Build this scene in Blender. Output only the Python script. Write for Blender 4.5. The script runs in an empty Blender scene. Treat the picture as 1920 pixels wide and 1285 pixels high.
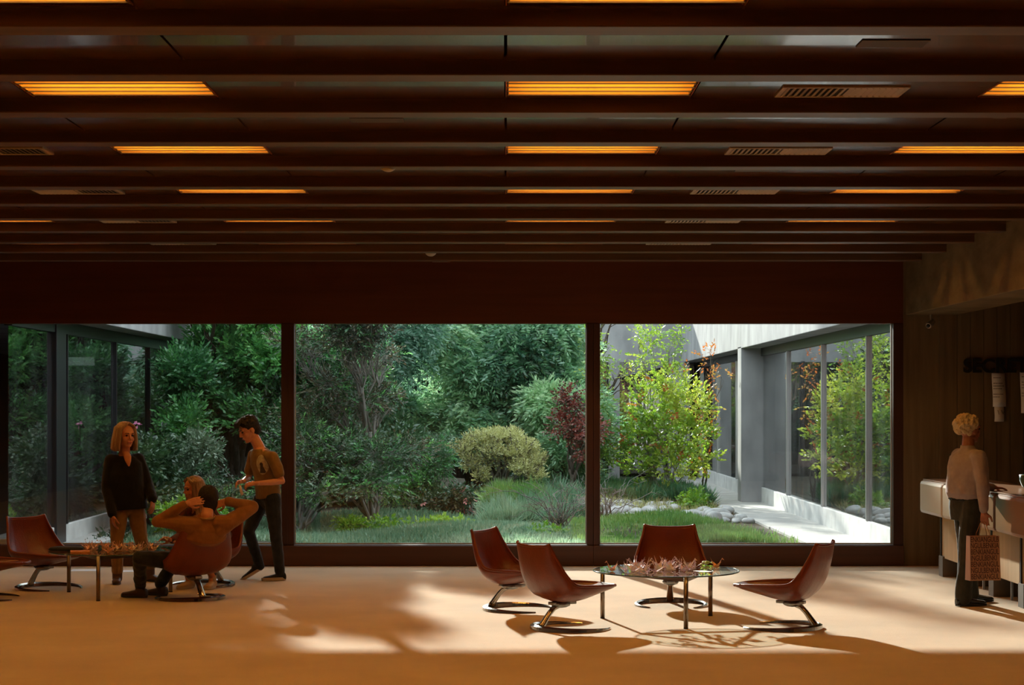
import bpy, bmesh, math, random
import numpy as np
from mathutils import Vector, Matrix
PI = math.pi
sc = bpy.context.scene
COL = sc.collection
# ------------------------------------------------------------------ camera, world, sun, exposure
FPX = 3500.0; EYE = 1.77; VX, VY = 948.0, 760.0
cd = bpy.data.cameras.new('camera'); cam = bpy.data.objects.new('camera', cd); COL.objects.link(cam)
cam.location = (0, 0, EYE); cam.rotation_euler = (PI/2, 0, 0)
cd.sensor_width = 36; cd.lens = FPX*36/1920; cd.clip_end = 300
cd.shift_x = (960-VX)/1920; cd.shift_y = (VY-642.5)/1920
sc.camera = cam
w = bpy.data.worlds.new('world'); sc.world = w; w.use_nodes = True
bg = w.node_tree.nodes['Background']; bg.inputs[0].default_value = (0.86, 0.93, 1.0, 1); bg.inputs[1].default_value = 2.7
sd = bpy.data.lights.new('sun', 'SUN'); sun = bpy.data.objects.new('sun', sd); COL.objects.link(sun)
SUN = Vector((-0.215, 0.915, 0.335)).normalized()
sun.rotation_euler = SUN.to_track_quat('Z', 'Y').to_euler(); sun.location = (-10, 60, 30)
sd.energy = 11.5; sd.angle = math.radians(1.1); sd.color = (1.0, 0.95, 0.86)
vs = sc.view_settings; sc.display_settings.display_device = 'sRGB'
vs.view_transform = 'Standard'; vs.look = 'None'; vs.exposure = 0.0; vs.gamma = 1.0; vs.use_curve_mapping = False
cy = sc.cycles
cy.use_denoising = True; cy.max_bounces = 10; cy.diffuse_bounces = 5; cy.glossy_bounces = 5; cy.transmission_bounces = 6
cy.transparent_max_bounces = 24; cy.caustics_reflective = False; cy.caustics_refractive = False; cy.sample_clamp_indirect = 4.0

def P(px, py, Y):
    return Vector(((px-VX)*Y/FPX, Y, EYE-(py-VY)*Y/FPX))

# ------------------------------------------------------------------ materials
MATS = {}
def nm(name):
    m = bpy.data.materials.new(name); m.use_nodes = True
    nt = m.node_tree; nt.nodes.clear()
    out = nt.nodes.new('ShaderNodeOutputMaterial')
    MATS[name] = m
    return m, nt, out
def N(nt, t, **kw):
    n = nt.nodes.new(t)
    for k, v in kw.items(): setattr(n, k, v)
    return n
def c4(c): return (c[0], c[1], c[2], 1)
def pbr(name, col, rough=0.5, metal=0.0, col2=None, nscale=(8, 8, 8), detail=4, bump=0.0, bscale=None, spec=0.5, coat=0.0,
        ramp=(0.3, 0.7), sheen=0.0, trans_sub=0.0, emit=None, estr=0.0):
    m, nt, out = nm(name); L = nt.links
    b = N(nt, 'ShaderNodeBsdfPrincipled'); L.new(b.outputs[0], out.inputs[0])
    b.inputs['Base Color'].default_value = c4(col); b.inputs['Roughness'].default_value = rough
    b.inputs['Metallic'].default_value = metal; b.inputs['Specular IOR Level'].default_value = spec
    b.inputs['Coat Weight'].default_value = coat; b.inputs['Sheen Weight'].default_value = sheen
    if trans_sub: b.inputs['Subsurface Weight'].default_value = trans_sub; b.inputs['Subsurface Radius'].default_value = (0.02, 0.008, 0.004)
    if emit: b.inputs['Emission Color'].default_value = c4(emit); b.inputs['Emission Strength'].default_value = estr
    if col2 or bump:
        tc = N(nt, 'ShaderNodeTexCoord'); mp = N(nt, 'ShaderNodeMapping'); L.new(tc.outputs['Object'], mp.inputs[0])
        mp.inputs['Scale'].default_value = nscale
        no = N(nt, 'ShaderNodeTexNoise'); L.new(mp.outputs[0], no.inputs[0]); no.inputs['Scale'].default_value = 1; no.inputs['Detail'].default_value = detail
        if col2:
            r = N(nt, 'ShaderNodeValToRGB'); L.new(no.outputs[0], r.inputs[0])
            r.color_ramp.elements[0].position = ramp[0]; r.color_ramp.elements[1].position = ramp[1]
            r.color_ramp.elements[0].color = c4(col); r.color_ramp.elements[1].color = c4(col2)
            L.new(r.outputs[0], b.inputs['Base Color'])
        if bump:
            no2 = no
            if bscale:
                mp2 = N(nt, 'ShaderNodeMapping'); L.new(tc.outputs['Object'], mp2.inputs[0]); mp2.inputs['Scale'].default_value = bscale
                no2 = N(nt, 'ShaderNodeTexNoise'); L.new(mp2.outputs[0], no2.inputs[0]); no2.inputs['Scale'].default_value = 1; no2.inputs['Detail'].default_value = 5
            bp = N(nt, 'ShaderNodeBump'); bp.inputs['Strength'].default_value = bump; bp.inputs['Distance'].default_value = 0.02
            L.new(no2.outputs[0], bp.inputs['Height']); L.new(bp.outputs[0], b.inputs['Normal'])
    return m
def thin_glass(name, tint=(0.93, 0.97, 0.95), refl=1.0, dirt=0.0, ior=1.5):
    m, nt, out = nm(name); L = nt.links
    tr = N(nt, 'ShaderNodeBsdfTransparent'); tr.inputs[0].default_value = c4(tint)
    gl = N(nt, 'ShaderNodeBsdfGlossy'); gl.inputs['Roughness'].default_value = 0.0; gl.inputs[0].default_value = (refl, refl, refl, 1)
    f0 = ((ior-1)/(ior+1))**2
    lw_ = N(nt, 'ShaderNodeLayerWeight'); lw_.inputs[0].default_value = .5
    pw = N(nt, 'ShaderNodeMath', operation='POWER'); L.new(lw_.outputs['Facing'], pw.inputs[0]); pw.inputs[1].default_value = 5
    fr = N(nt, 'ShaderNodeMath', operation='MULTIPLY_ADD'); L.new(pw.outputs[0], fr.inputs[0]); fr.inputs[1].default_value = 1-f0; fr.inputs[2].default_value = f0
    mx = N(nt, 'ShaderNodeMixShader'); L.new(fr.outputs[0], mx.inputs[0]); L.new(tr.outputs[0], mx.inputs[1]); L.new(gl.outputs[0], mx.inputs[2])
    if dirt:
        df = N(nt, 'ShaderNodeBsdfDiffuse'); df.inputs[0].default_value = (.7, .72, .75, 1)
        tc = N(nt, 'ShaderNodeTexCoord'); mp = N(nt, 'ShaderNodeMapping'); mp.inputs['Scale'].default_value = (2, 2, .4); L.new(tc.outputs['Object'], mp.inputs[0])
        no = N(nt, 'ShaderNodeTexNoise'); no.inputs['Scale'].default_value = 1.2; no.inputs['Detail'].default_value = 6; L.new(mp.outputs[0], no.inputs[0])
        mr = N(nt, 'ShaderNodeMapRange'); mr.inputs[1].default_value = .4; mr.inputs[2].default_value = .8; mr.inputs[3].default_value = dirt*.3; mr.inputs[4].default_value = dirt*1.6
        L.new(no.outputs[0], mr.inputs[0])
        m2 = N(nt, 'ShaderNodeMixShader'); L.new(mr.outputs[0], m2.inputs[0]); L.new(mx.outputs[0], m2.inputs[1]); L.new(df.outputs[0], m2.inputs[2]); mx = m2
    L.new(mx.outputs[0], out.inputs[0])
    return m
def emis(name, col, s):
    m, nt, out = nm(name); e = N(nt, 'ShaderNodeEmission'); e.inputs[0].default_value = c4(col); e.inputs[1].default_value = s
    nt.links.new(e.outputs[0], out.inputs[0]); return m
def leafm(name, cols, trans=0.45, gloss=0.08):
    m, nt, out = nm(name); L = nt.links
    at = N(nt, 'ShaderNodeAttribute'); at.attribute_name = 'tint'
    r = N(nt, 'ShaderNodeValToRGB'); L.new(at.outputs['Fac'], r.inputs[0])
    el = r.color_ramp.elements
    while len(el) < len(cols): el.new(0.5)
    for i, c in enumerate(cols): el[i].position = i/(len(cols)-1); el[i].color = c4(c)
    d = N(nt, 'ShaderNodeBsdfDiffuse'); t = N(nt, 'ShaderNodeBsdfTranslucent'); g = N(nt, 'ShaderNodeBsdfGlossy'); g.inputs['Roughness'].default_value = 0.45
    g.inputs[0].default_value = (.8, .9, .85, 1)
    L.new(r.outputs[0], d.inputs[0]); L.new(r.outputs[0], t.inputs[0])
    m1 = N(nt, 'ShaderNodeMixShader'); m1.inputs[0].default_value = trans; L.new(d.outputs[0], m1.inputs[1]); L.new(t.outputs[0], m1.inputs[2])
    m2 = N(nt, 'ShaderNodeMixShader'); m2.inputs[0].default_value = gloss; L.new(m1.outputs[0], m2.inputs[1]); L.new(g.outputs[0], m2.inputs[2])
    L.new(m2.outputs[0], out.inputs[0]); return m

M_carpet = pbr('carpet_beige', (.50, .37, .235), .95, col2=(.60, .45, .29), nscale=(1.3, 1.3, 1), detail=6, bump=.35, bscale=(160, 160, 160), spec=.1, sheen=.2)
M_panel = pbr('ceiling_panel_wood', (.075, .035, .014), .20, col2=(.11, .053, .023), nscale=(.6, 14, 6), detail=5, spec=.6, coat=.35)
M_beam = pbr('ceiling_beam_wood', (.08, .039, .015), .42, col2=(.115, .057, .023), nscale=(.7, 18, 18), detail=5, spec=.4)
M_header = pbr('red_brown_wood', (.085, .021, .007), .42, col2=(.115, .031, .011), nscale=(.7, 14, 14), detail=5, spec=.3)
M_frame = pbr('dark_frame_wood', (.045, .016, .009), .45, col2=(.06, .022, .012), nscale=(12, 12, 1), spec=.3)
M_sill = pbr('low_frame_wood', (.075, .030, .015), .45, col2=(.095, .04, .02), nscale=(.8, 14, 14), spec=.3)
M_black = pbr('black_void', (.006, .005, .005), .8)
M_seam = pbr('seam_dark', (.01, .006, .004), .9)
M_conc = pbr('board_marked_concrete', (.12, .08, .04), .75, col2=(.20, .14, .075), nscale=(9, 9, .7), detail=7, bump=.4, bscale=(14, 14, 1.2), spec=.25)
M_concb = pbr('beam_concrete', (.12, .085, .042), .8, col2=(.20, .145, .08), nscale=(2.5, 2.5, 5), detail=8, bump=.4, bscale=(6, 6, 14), spec=.2)
M_oconc = pbr('outdoor_concrete', (.27, .27, .275), .85, col2=(.42, .42, .42), nscale=(2.5, 2.5, 1.2), detail=8, bump=.3, bscale=(10, 10, 6), spec=.2)
M_kerb = pbr('pale_kerb_concrete', (.50, .50, .49), .85, col2=(.72, .72, .70), nscale=(3, 3, 3), detail=7, spec=.2)
M_path = pbr('path_concrete', (.40, .39, .37), .9, col2=(.56, .55, .52), nscale=(2, 2, 2), detail=8, bump=.3, bscale=(20, 20, 20), spec=.2)
M_soil = pbr('garden_soil', (.05, .042, .03), .95, col2=(.11, .105, .08), nscale=(3, 3, 3), detail=8, bump=.8, bscale=(18, 18, 18), spec=.1)
M_stone = pbr('river_stone', (.33, .34, .34), .8, col2=(.62, .62, .60), nscale=(5, 5, 5), detail=6, bump=.3, spec=.3)
M_alu = pbr('brushed_aluminium', (.55, .56, .58), .35, metal=.9)
M_dkmetal = pbr('dark_bronze_metal', (.03, .032, .036), .4, metal=.4)
M_glass = thin_glass('window_glass', (.95, .98, .97), refl=.9, ior=1.5, dirt=.012)
M_wglass = thin_glass('facade_glass', (.62, .66, .66), refl=1.0, ior=2.8, dirt=.03)
M_tglass = thin_glass('table_glass', (.86, .95, .91), refl=1.0, ior=1.55)
M_rim = pbr('glass_rim', (.01, .05, .045), .08, spec=.8, coat=.5)
M_bead = pbr('pale_glazing_bead', (.55, .53, .5), .4)
M_curtain = pbr('grey_curtain', (.16, .16, .17), .9, col2=(.26, .26, .27), nscale=(30, 30, .5))
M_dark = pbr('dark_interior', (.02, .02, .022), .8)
M_tube = emis('lamp_tube_glow', (1.0, .53, .11), 56.0)
M_louver = pbr('amber_louver', (.30, .165, .022), .5, spec=.2)
M_lampbox = pbr('lamp_housing', (.32, .09, .015), .6)
M_vent = pbr('vent_metal', (.42, .36, .28), .5)
M_hatch = pbr('brown_hatch', (.045, .03, .02), .6)
M_plastic = pbr('detector_plastic', (.42, .36, .28), .35)
M_leather = pbr('cognac_leather', (.125, .019, .005), .32, col2=(.175, .029, .007), nscale=(6, 6, 6), detail=5, bump=.12, bscale=(60, 60, 60), spec=.5)
M_chrome = pbr('polished_steel', (.40, .37, .33), .16, metal=1.0)
M_bracket = pbr('bracket_metal', (.30, .29, .28), .3, metal=1.0)
M_legs = pbr('satin_steel_leg', (.24, .19, .15), .28, metal=1.0)
M_white = pbr('white_paper', (.78, .78, .80), .8)
M_sign = pbr('black_letter', (.004, .003, .003), .8)
M_ink = pbr('paper_ink', (.12, .10, .10), .8)
M_cupboard = pbr('counter_lacquer', (.46, .36, .27), .30, col2=(.50, .40, .30), nscale=(1, 1, 1), spec=.5)
M_orange = pbr('counter_wood_lacquer', (.20, .082, .022), .30, col2=(.25, .105, .03), nscale=(4, 1, 12), spec=.5)
M_light_wood = pbr('counter_pale_wood', (.46, .29, .14), .5, col2=(.55, .36, .18), nscale=(20, 20, 1.2))
M_plinth = pbr('counter_foot', (.11, .085, .06), .6)
M_skin = pbr('skin', (.50, .21, .115), .5, col2=(.56, .245, .14), nscale=(30, 30, 30), trans_sub=.08, spec=.35)
M_skin2 = pbr('older_skin', (.27, .10, .055), .55, col2=(.33, .13, .075), nscale=(30, 30, 30), spec=.35)
M_lips = pbr('lips', (.42, .09, .07), .45)
M_eye = pbr('eye', (.03, .02, .02), .2)

# ------------------------------------------------------------------ object helpers
def link(o, parent=None):
    COL.objects.link(o)
    if parent is not None: o.parent = parent
    return o
def tag(o, label=None, cat=None, group=None, kind=None):
    if label: o['label'] = label
    if cat: o['category'] = cat
    if group: o['group'] = group
    if kind: o['kind'] = kind
    return o
def empty(name, loc=(0, 0, 0), rz=0, label=None, cat=None, group=None, kind=None):
    o = bpy.data.objects.new(name, None); o.empty_display_size = .1; o.location = loc; o.rotation_euler = (0, 0, rz)
    link(o); return tag(o, label, cat, group, kind)
def smooth_mesh(me, on=True):
    me.polygons.foreach_set('use_smooth', [on]*len(me.polygons))
def obj(name, bm, mat, parent=None, smooth=False, loc=None, bevel=0, solid=0, subd=0):
    me = bpy.data.meshes.new(name); bm.normal_update(); bm.to_mesh(me); bm.free()
    if mat: me.materials.append(mat)
    o = bpy.data.objects.new(name, me); link(o, parent)
    if smooth: smooth_mesh(me)
    if loc is not None: o.location = loc
    if solid:
        md = o.modifiers.new('thickness', 'SOLIDIFY'); md.thickness = solid; md.offset = 0
    if bevel:
        md = o.modifiers.new('bevel', 'BEVEL'); md.width = bevel; md.segments = 2; md.limit_method = 'ANGLE'
    if subd:
        md = o.modifiers.new('subd', 'SUBSURF'); md.levels = subd; md.render_levels = subd
    return o
def struct(name, bm, mat, parent=None, **k):
    o = obj(name, bm, mat, parent, **k)
    if parent is None: o['kind'] = 'structure'
    return o
def box(bm, x0, x1, y0, y1, z0, z1):
    v = [bm.verts.new((x, y, z)) for z in (z0, z1) for y in (y0, y1) for x in (x0, x1)]
    for f in ((0, 2, 3, 1), (4, 5, 7, 6), (0, 1, 5, 4), (2, 6, 7, 3), (0, 4, 6, 2), (1, 3, 7, 5)):
        bm.faces.new([v[i] for i in f])
    return v
def B(*boxes):
    bm = bmesh.new()
    for b in boxes: box(bm, *b)
    return bm
def frame_of(d):
    d = d.normalized(); a = Vector((0, 0, 1)) if abs(d.z) < .9 else Vector((1, 0, 0))
    u = d.cross(a).normalized(); return u, d.cross(u).normalized()
def tube(bm, pts, rs, n=8, caps=True, sx=1.0):
    pts = [Vector(p) for p in pts]
    if not hasattr(rs, '__len__'): rs = [rs]*len(pts)
    rings = []; u = None
    for i, p in enumerate(pts):
        d = (pts[min(i+1, len(pts)-1)]-pts[max(i-1, 0)])
        if d.length < 1e-7: d = Vector((0, 0, 1))
        d.normalize()
        if u is None: u, v = frame_of(d)
        else:
            u = (u-d*u.dot(d)); u = u.normalized() if u.length > 1e-5 else frame_of(d)[0]; v = d.cross(u)
        rings.append([bm.verts.new(p+(u*math.cos(2*PI*k/n)*sx+v*math.sin(2*PI*k/n))*rs[i]) for k in range(n)])
    for a, b in zip(rings, rings[1:]):
        for k in range(n): bm.faces.new((a[k], a[(k+1) % n], b[(k+1) % n], b[k]))
    if caps:
        bm.faces.new(rings[0][::-1]); bm.faces.new(rings[-1])
    return rings
def ball(bm, c, r, sub=2, M=None):
    m = Matrix.Translation(Vector(c)) @ (M if M is not None else Matrix.Identity(4)) @ Matrix.Diagonal((*(r if hasattr(r, '__len__') else (r, r, r)), 1))
    bmesh.ops.create_icosphere(bm, subdivisions=sub, radius=1, matrix=m)
def capsule(bm, p0, r0, p1, r1, n=12):
    p0, p1 = Vector(p0), Vector(p1); d = p1-p0; L = d.length
    if L < 1e-6: ball(bm, p0, r0); return
    d.normalize(); pts = []; rs = []
    for a in (80, 60, 40, 20): pts.append(p0-d*r0*math.sin(math.radians(a))); rs.append(r0*math.cos(math.radians(a)))
    pts.append(p0); rs.append(r0); pts.append(p1); rs.append(r1)
    for a in (20, 40, 60, 80): pts.append(p1+d*r1*math.sin(math.radians(a))); rs.append(r1*math.cos(math.radians(a)))
    tube(bm, pts, rs, n)
def chain(bm, pts, rs):
    for i in range(len(pts)-1): capsule(bm, pts[i], rs[i], pts[i+1], rs[i+1])
def loft(bm, rings, n=20, pw=2.3):
    """rings: (centre, side_vec, a, front_vec, b): superelliptic closed loft"""
    R = []
    for c, s, a, f, b in rings:
        ring = []
        for k in range(n):
            t = 2*PI*k/n; ct, st = math.cos(t), math.sin(t)
            x = math.copysign(abs(ct)**(2/pw), ct)*a; y = math.copysign(abs(st)**(2/pw), st)*b
            ring.append(bm.verts.new(Vector(c)+Vector(s)*x+Vector(f)*y))
        R.append(ring)
    for a, b in zip(R, R[1:]):
        for k in range(n): bm.faces.new((a[k], a[(k+1) % n], b[(k+1) % n], b[k]))
    bm.faces.new(R[0][::-1]); bm.faces.new(R[-1])
def remeshed(name, bm, mat, parent=None, vox=.006, sm=3, noise=0.0, nscale=8, seed=0):
    bmesh.ops.recalc_face_normals(bm, faces=bm.faces)
    me = bpy.data.meshes.new('t'); bm.to_mesh(me); bm.free()
    o = bpy.data.objects.new('t', me); COL.objects.link(o)
    r = o.modifiers.new('r', 'REMESH'); r.mode = 'VOXEL'; r.voxel_size = vox
    if sm:
        s = o.modifiers.new('s', 'SMOOTH'); s.factor = .5; s.iterations = sm
    dg = bpy.context.evaluated_depsgraph_get(); dg.update()
    m2 = bpy.data.meshes.new_from_object(o.evaluated_get(dg)); m2.name = name
    bpy.data.objects.remove(o); bpy.data.meshes.remove(me)
    n = len(m2.vertices)
    if noise and n:
        co = np.empty(n*3, 'f'); m2.vertices.foreach_get('co', co); co = co.reshape(-1, 3)
        no = np.empty(n*3, 'f'); m2.vertices.foreach_get('normal', no); no = no.reshape(-1, 3)
        rr = np.random.RandomState(seed+1); h = np.zeros(n)
        for k in range(7):
            w_ = rr.normal(size=3)*nscale*(1+.4*k); h += np.sin(co@w_+rr.uniform(0, 6))/(1+.35*k)
        co += no*(h*noise/2.5)[:, None]; m2.vertices.foreach_set('co', co.ravel())
    m2.materials.clear(); m2.materials.append(mat); smooth_mesh(m2)
    o2 = bpy.data.objects.new(name, m2); link(o2, parent); return o2
def copy_tree(o, parent=None):
    c = o.copy(); COL.objects.link(c)
    if parent is not None: c.parent = parent
    for ch in list(o.children): copy_tree(ch, c)
    return c
def text(name, s, size, mat, parent, loc, rot, depth=.004, bold=0.0, align='LEFT', sx=1.0):
    cu = bpy.data.curves.new(name, 'FONT'); cu.body = s; cu.size = size; cu.extrude = depth; cu.offset = bold; cu.align_x = align
    t = bpy.data.objects.new(name, cu); COL.objects.link(t)
    dg = bpy.context.evaluated_depsgraph_get(); dg.update()
    me = bpy.data.meshes.new_from_object(t.evaluated_get(dg)); bpy.data.objects.remove(t); bpy.data.curves.remove(cu)
    me.materials.clear(); me.materials.append(mat); me.name = name
    o = bpy.data.objects.new(name, me); link(o, parent); o.location = loc; o.rotation_euler = rot; o.scale = (sx, 1, 1); return o
random.seed(4)
ORD = ['first', 'second', 'third', 'fourth', 'fifth', 'sixth', 'seventh', 'eighth', 'ninth', 'tenth', 'eleventh', 'twelfth']

# ------------------------------------------------------------------ the room shell
YW = 20.65                                  # window wall
XL, XR, YB = -9.2, 7.6, -2.0
ZB, ZP = 3.30, 3.37                         # beam undersides, panels
struct('floor', B((XL, XR, YB, YW, -.10, 0)), M_carpet)
struct('ceiling', B((XL, XR, YB, YW+.25, 3.52, 4.1)), M_seam)
beamY = lambda n: 8.651+1.1085*n
# panels of the coffers, open where a lamp sits
cols = [-7.35, -4.90, -2.45, 0.0, 2.45]; LW = .96
def cells():
    xs = [XL]
    for c in cols: xs += [c, c+LW]
    xs.append(4.4); return xs
bm = bmesh.new(); g = .007; lamps = []
for n in range(-9, 11):
    y0, y1 = beamY(n)+.18, min(beamY(n+1), YW-.02)
    xs = cells(); lamprow = (n % 2 == 0)
    for i in range(len(xs)-1):
        a, b = xs[i]+g, xs[i+1]-g
        if b-a < .05: continue
        if lamprow and i % 2 == 1 and i < 2*len(cols) and y1-y0 > .8:
            ly0, ly1 = y0+.17, y1-.07
            box(bm, a, b, y0-.01, ly0, ZP, ZP+.02); box(bm, a, b, ly1, y1+.01, ZP, ZP+.02)
            lamps.append((n, cols[i//2], ly0, ly1))
        else:
            box(bm, a, b, y0-.01, y1+.01, ZP, ZP+.02)
struct('trim_1', bm, M_panel)
k = 2
for n in range(-9, 11):
    y = beamY(n)
    struct('trim_%d' % k, B((XL, 4.42, y, y+.18, ZB, 3.53)), M_beam, bevel=.006); k += 1
struct('trim_%d' % k, B((XL, 4.38, YW-.08, YW+.10, 2.67, 3.53)), M_header); k += 1
# walls
struct('wall_left', B((XL-.2, XL, YB, YW+.2, 0, 4.0)), M_header)
struct('wall_back', B((XL, XR, YB-.2, YB, 0, 4.0)), M_header)
struct('wall_right', B((XR, XR+.2, YB, YW+.2, 0, 4.0)), M_conc)
struct('wall_side_beam', B((4.40, 4.95, YB, YW-.12, 2.76, 3.53)), M_concb, bevel=.01)
struct('wall_window_pier', B((4.38, 4.772, YW-.10, YW+.2, 0, 3.53)), M_conc)
bm = bmesh.new()
x = 4.802
while x < XR:                               # board marks in the concrete
    x1 = min(x+.145, XR); box(bm, x+.003, x1-.003, YW-.20-.004*random.random(), YW+.2, 0, 3.53); x = x1
box(bm, 4.76, XR, YW-.19, YW+.2, 0, 3.53)
struct('wall_secretary', bm, M_conc)
struct('trim_%d' % k, B((4.95, XR, YB, YW-.2, 2.98, 3.53)), M_header); k += 1     # lower ceiling over the desk
struct('wall_far_left', B((XL, -5.83, YW-.08, YW+.1, 0, 2.67)), M_header)

# ------------------------------------------------------------------ windows
MUL = [-5.77, -2.402, .965, 4.27]
spans = [(-5.70, -2.473), (-2.33, .891), (1.038, 4.271)]
for i, (a, b) in enumerate(spans):
    lft = a-(.0715 if i else .12); rgt = b+(.0735 if i < 2 else .11)
    fr = struct('window_%d' % (i+1), B((lft, a, YW-.09, YW+.09, .23, 2.67), (b, rgt, YW-.09, YW+.09, .23, 2.67),
                                   (lft, rgt, YW-.10, YW+.10, 0, .23)), M_frame, bevel=.004)
    obj('sill_board', B((lft, rgt, YW-.125, YW-.101, .005, .222)), M_sill, fr, bevel=.004)
    obj('pane', B((a, b, YW+.02, YW+.028, .23, 2.67)), M_glass, fr)
    obj('glazing_bead', B((a, b, YW+.005, YW+.018, .232, .245), (a, a+.008, YW+.005, YW+.018, .245, 2.67),
                          (b-.008, b, YW+.005, YW+.018, .245, 2.67)), M_bead, fr)

# ------------------------------------------------------------------ ceiling lamps, vents, grilles, detectors
def make_lamp(yd):
    t = empty('ceiling_light')
    hw = yd
    obj('housing', B((0, LW, -.002, 0, 0, .14), (0, LW, hw, hw+.002, 0, .14), (0, .004, 0, hw, 0, .14), (LW-.004, LW, 0, hw, 0, .14), (0, LW, 0, hw, .138, .142)), M_lampbox, t)
    bm = bmesh.new()
    for yy in (.2, .34, .48): tube(bm, [(.04, yy, .112), (LW-.04, yy, .112)], .013, 8)
    obj('lamp_tube', bm, M_tube, t, smooth=True)
    bm = bmesh.new(); n = 6; b2 = bmesh.new()
    for i in range(n):
        yy = hw*(i+.5)/n; box(bm, .006, LW-.006, yy-.003, yy+.003, 0.004, .05); box(b2, .004, LW-.004, yy-.007, yy+.007, -.002, .004)
    for xx in (.01, LW-.016): box(bm, xx, xx+.006, .005, hw-.005, 0.004, .045)
    lv = obj('louver', bm, M_louver, t); obj('louver_edge', b2, M_hatch, lv)
    return t
lampproto = None
rows = sorted(set(l[0] for l in lamps), reverse=True)
CN = {-7.35: 'outermost left column', -4.90: 'second left column', -2.45: 'column left of middle', 0.0: 'middle column', 2.45: 'right column'}
for n, cx, y0, y1 in lamps:
    if lampproto is None: lampproto = make_lamp(y1-y0); o = lampproto
    else: o = copy_tree(lampproto)
    o.location = (cx, y0, ZP)
    rw = rows.index(n)
    tag(o, 'amber louvred ceiling light in the %s, %s row from the window' % (CN[cx], ORD[rw]), 'ceiling light', 'amber ceiling lights')
def make_vent():
    t = empty('ceiling_vent')
    W_, H_ = .64, .30
    obj('backing', B((.02, W_-.02, .02, H_-.02, -.002, .0)), M_black, t)
    obj('vent_frame', B((0, W_, 0, .025, -.009, 0), (0, W_, H_-.025, H_, -.009, 0), (0, .025, .025, H_-.025, -.009, 0), (W_-.025, W_, .025, H_-.025, -.009, 0), (W_/2-.006, W_/2+.006, .025, H_-.025, -.009, 0)), M_vent, t)
    for s in (0, 1):
        bm = bmesh.new()
        for i in range(9):
            x0 = .045+i*.031+s*.30; dx = .022*(1 if s else -1)
            vs_ = [bm.verts.new(q) for q in ((x0, .025, -.003), (x0+.003, .025, -.003), (x0+.003, H_-.025, -.003), (x0, H_-.025, -.003),
                                            (x0+dx, .025, -.013), (x0+dx+.003, .025, -.013), (x0+dx+.003, H_-.025, -.013), (x0+dx, H_-.025, -.013))]
            for f in ((0, 3, 2, 1), (4, 5, 6, 7), (0, 1, 5, 4), (2, 3, 7, 6), (0, 4, 7, 3), (1, 2, 6, 5)): bm.faces.new([vs_[j] for j in f])
        obj('vent_blades', bm, M_vent, t)
    return t
vp = None
for rw, n in enumerate(rows):
    if beamY(n) < 7: continue
    for vx, cn in ((1.39, 'right of the middle seam'), (-3.51, 'on the left side')):
        if vx < 0 and n < 2: continue
        o = vp = make_vent() if vp is None else vp
        if vp.get('used'): o = copy_tree(vp)
        vp['used'] = 1
        o.location = (vx, beamY(n)+.18+.52, ZP)
        tag(o, 'two-way air vent %s, %s lamp row from the window' % (cn, ORD[rw]), 'air vent', 'ceiling air vents')
for o in list(COL.objects):
    if 'used' in o.keys(): del o['used']
gi = 0
for n, gx, lb in ((-1, 1.56, 'small dark rectangular hatch plate in the nearest wide ceiling panel row'), (1, -.87, 'small dark rectangular hatch plate left of the middle ceiling seam'),
              (3, 1.56, 'small dark rectangular hatch plate between two air vents on the right')):
    y = beamY(n)+.18+.44
    t = tag(obj('ceiling_hatch', B((gx, gx+.30, y, y+.16, ZP-.005, ZP)), M_hatch, bevel=.002), lb, 'hatch', 'ceiling hatch plates')
def detector(x, y, s, lb):
    t = empty('smoke_detector', (x, y, ZP), 0, lb, 'smoke detector', 'smoke detectors')
    bm = bmesh.new(); tube(bm, [(0, 0, -.002), (0, 0, -.03*s), (0, 0, -.032*s)], [.055*s, .055*s, .03*s], 20); obj('base', bm, M_hatch, t, smooth=False)
    bm = bmesh.new(); rings = [(a, math.cos(math.radians(a)), math.sin(math.radians(a))) for a in range(0, 90, 15)]
    tube(bm, [(0, 0, -.033*s-.045*s*r[2]) for r in rings], [.05*s*r[1]+.003 for r in rings], 20); obj('dome', bm, M_plastic, t, smooth=True)
detector(-.76, 12.08, 1.15, 'round smoke detector beside the middle ceiling light column, nearer one')
detector(-.76, 18.95, 1.15, 'round smoke detector near the window header, farther one')
tag(obj('emergency_light', B((-.80, -.60, 20.2, 20.28, ZP-.045, ZP)), M_plastic, bevel=.004), 'small pale flat box under the ceiling just before the window header', 'emergency light')

# ------------------------------------------------------------------ chairs
def crv(pts, t):
    n = len(pts)-1; i = min(int(t*n), n-1); u = t*n-i
    p = [pts[max(i-1, 0)], pts[i], pts[i+1], pts[min(i+2, n)]]
    return tuple(.5*((2*b)+(-a+c)*u+(2*a-5*b+4*c-d)*u*u+(-a+3*b-3*c+d)*u**3) for a, b, c, d in zip(*p))
CEN = [(.36, .330), (.25, .305), (.12, .275), (-.02, .240), (-.14, .230), (-.24, .27), (-.31, .36), (-.35, .46), (-.375, .56), (-.385, .665)]
EDG = [(.33, .335, .13), (.25, .34, .205), (.12, .348, .262), (-.02, .355, .30), (-.12, .362, .315), (-.19, .385, .312), (-.25, .455, .29), (-.29, .53, .265), (-.325, .605, .24), (-.362, .69, .222)]
def shell_pt(t, v):
    cx, cz = crv(CEN, t); ex, ez, ew = crv(EDG, t); q = abs(v)**2.1
    return Vector((cx+(ex-cx)*q, ew*math.sin(v*PI/2*.98), cz+(ez-cz)*q))
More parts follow.
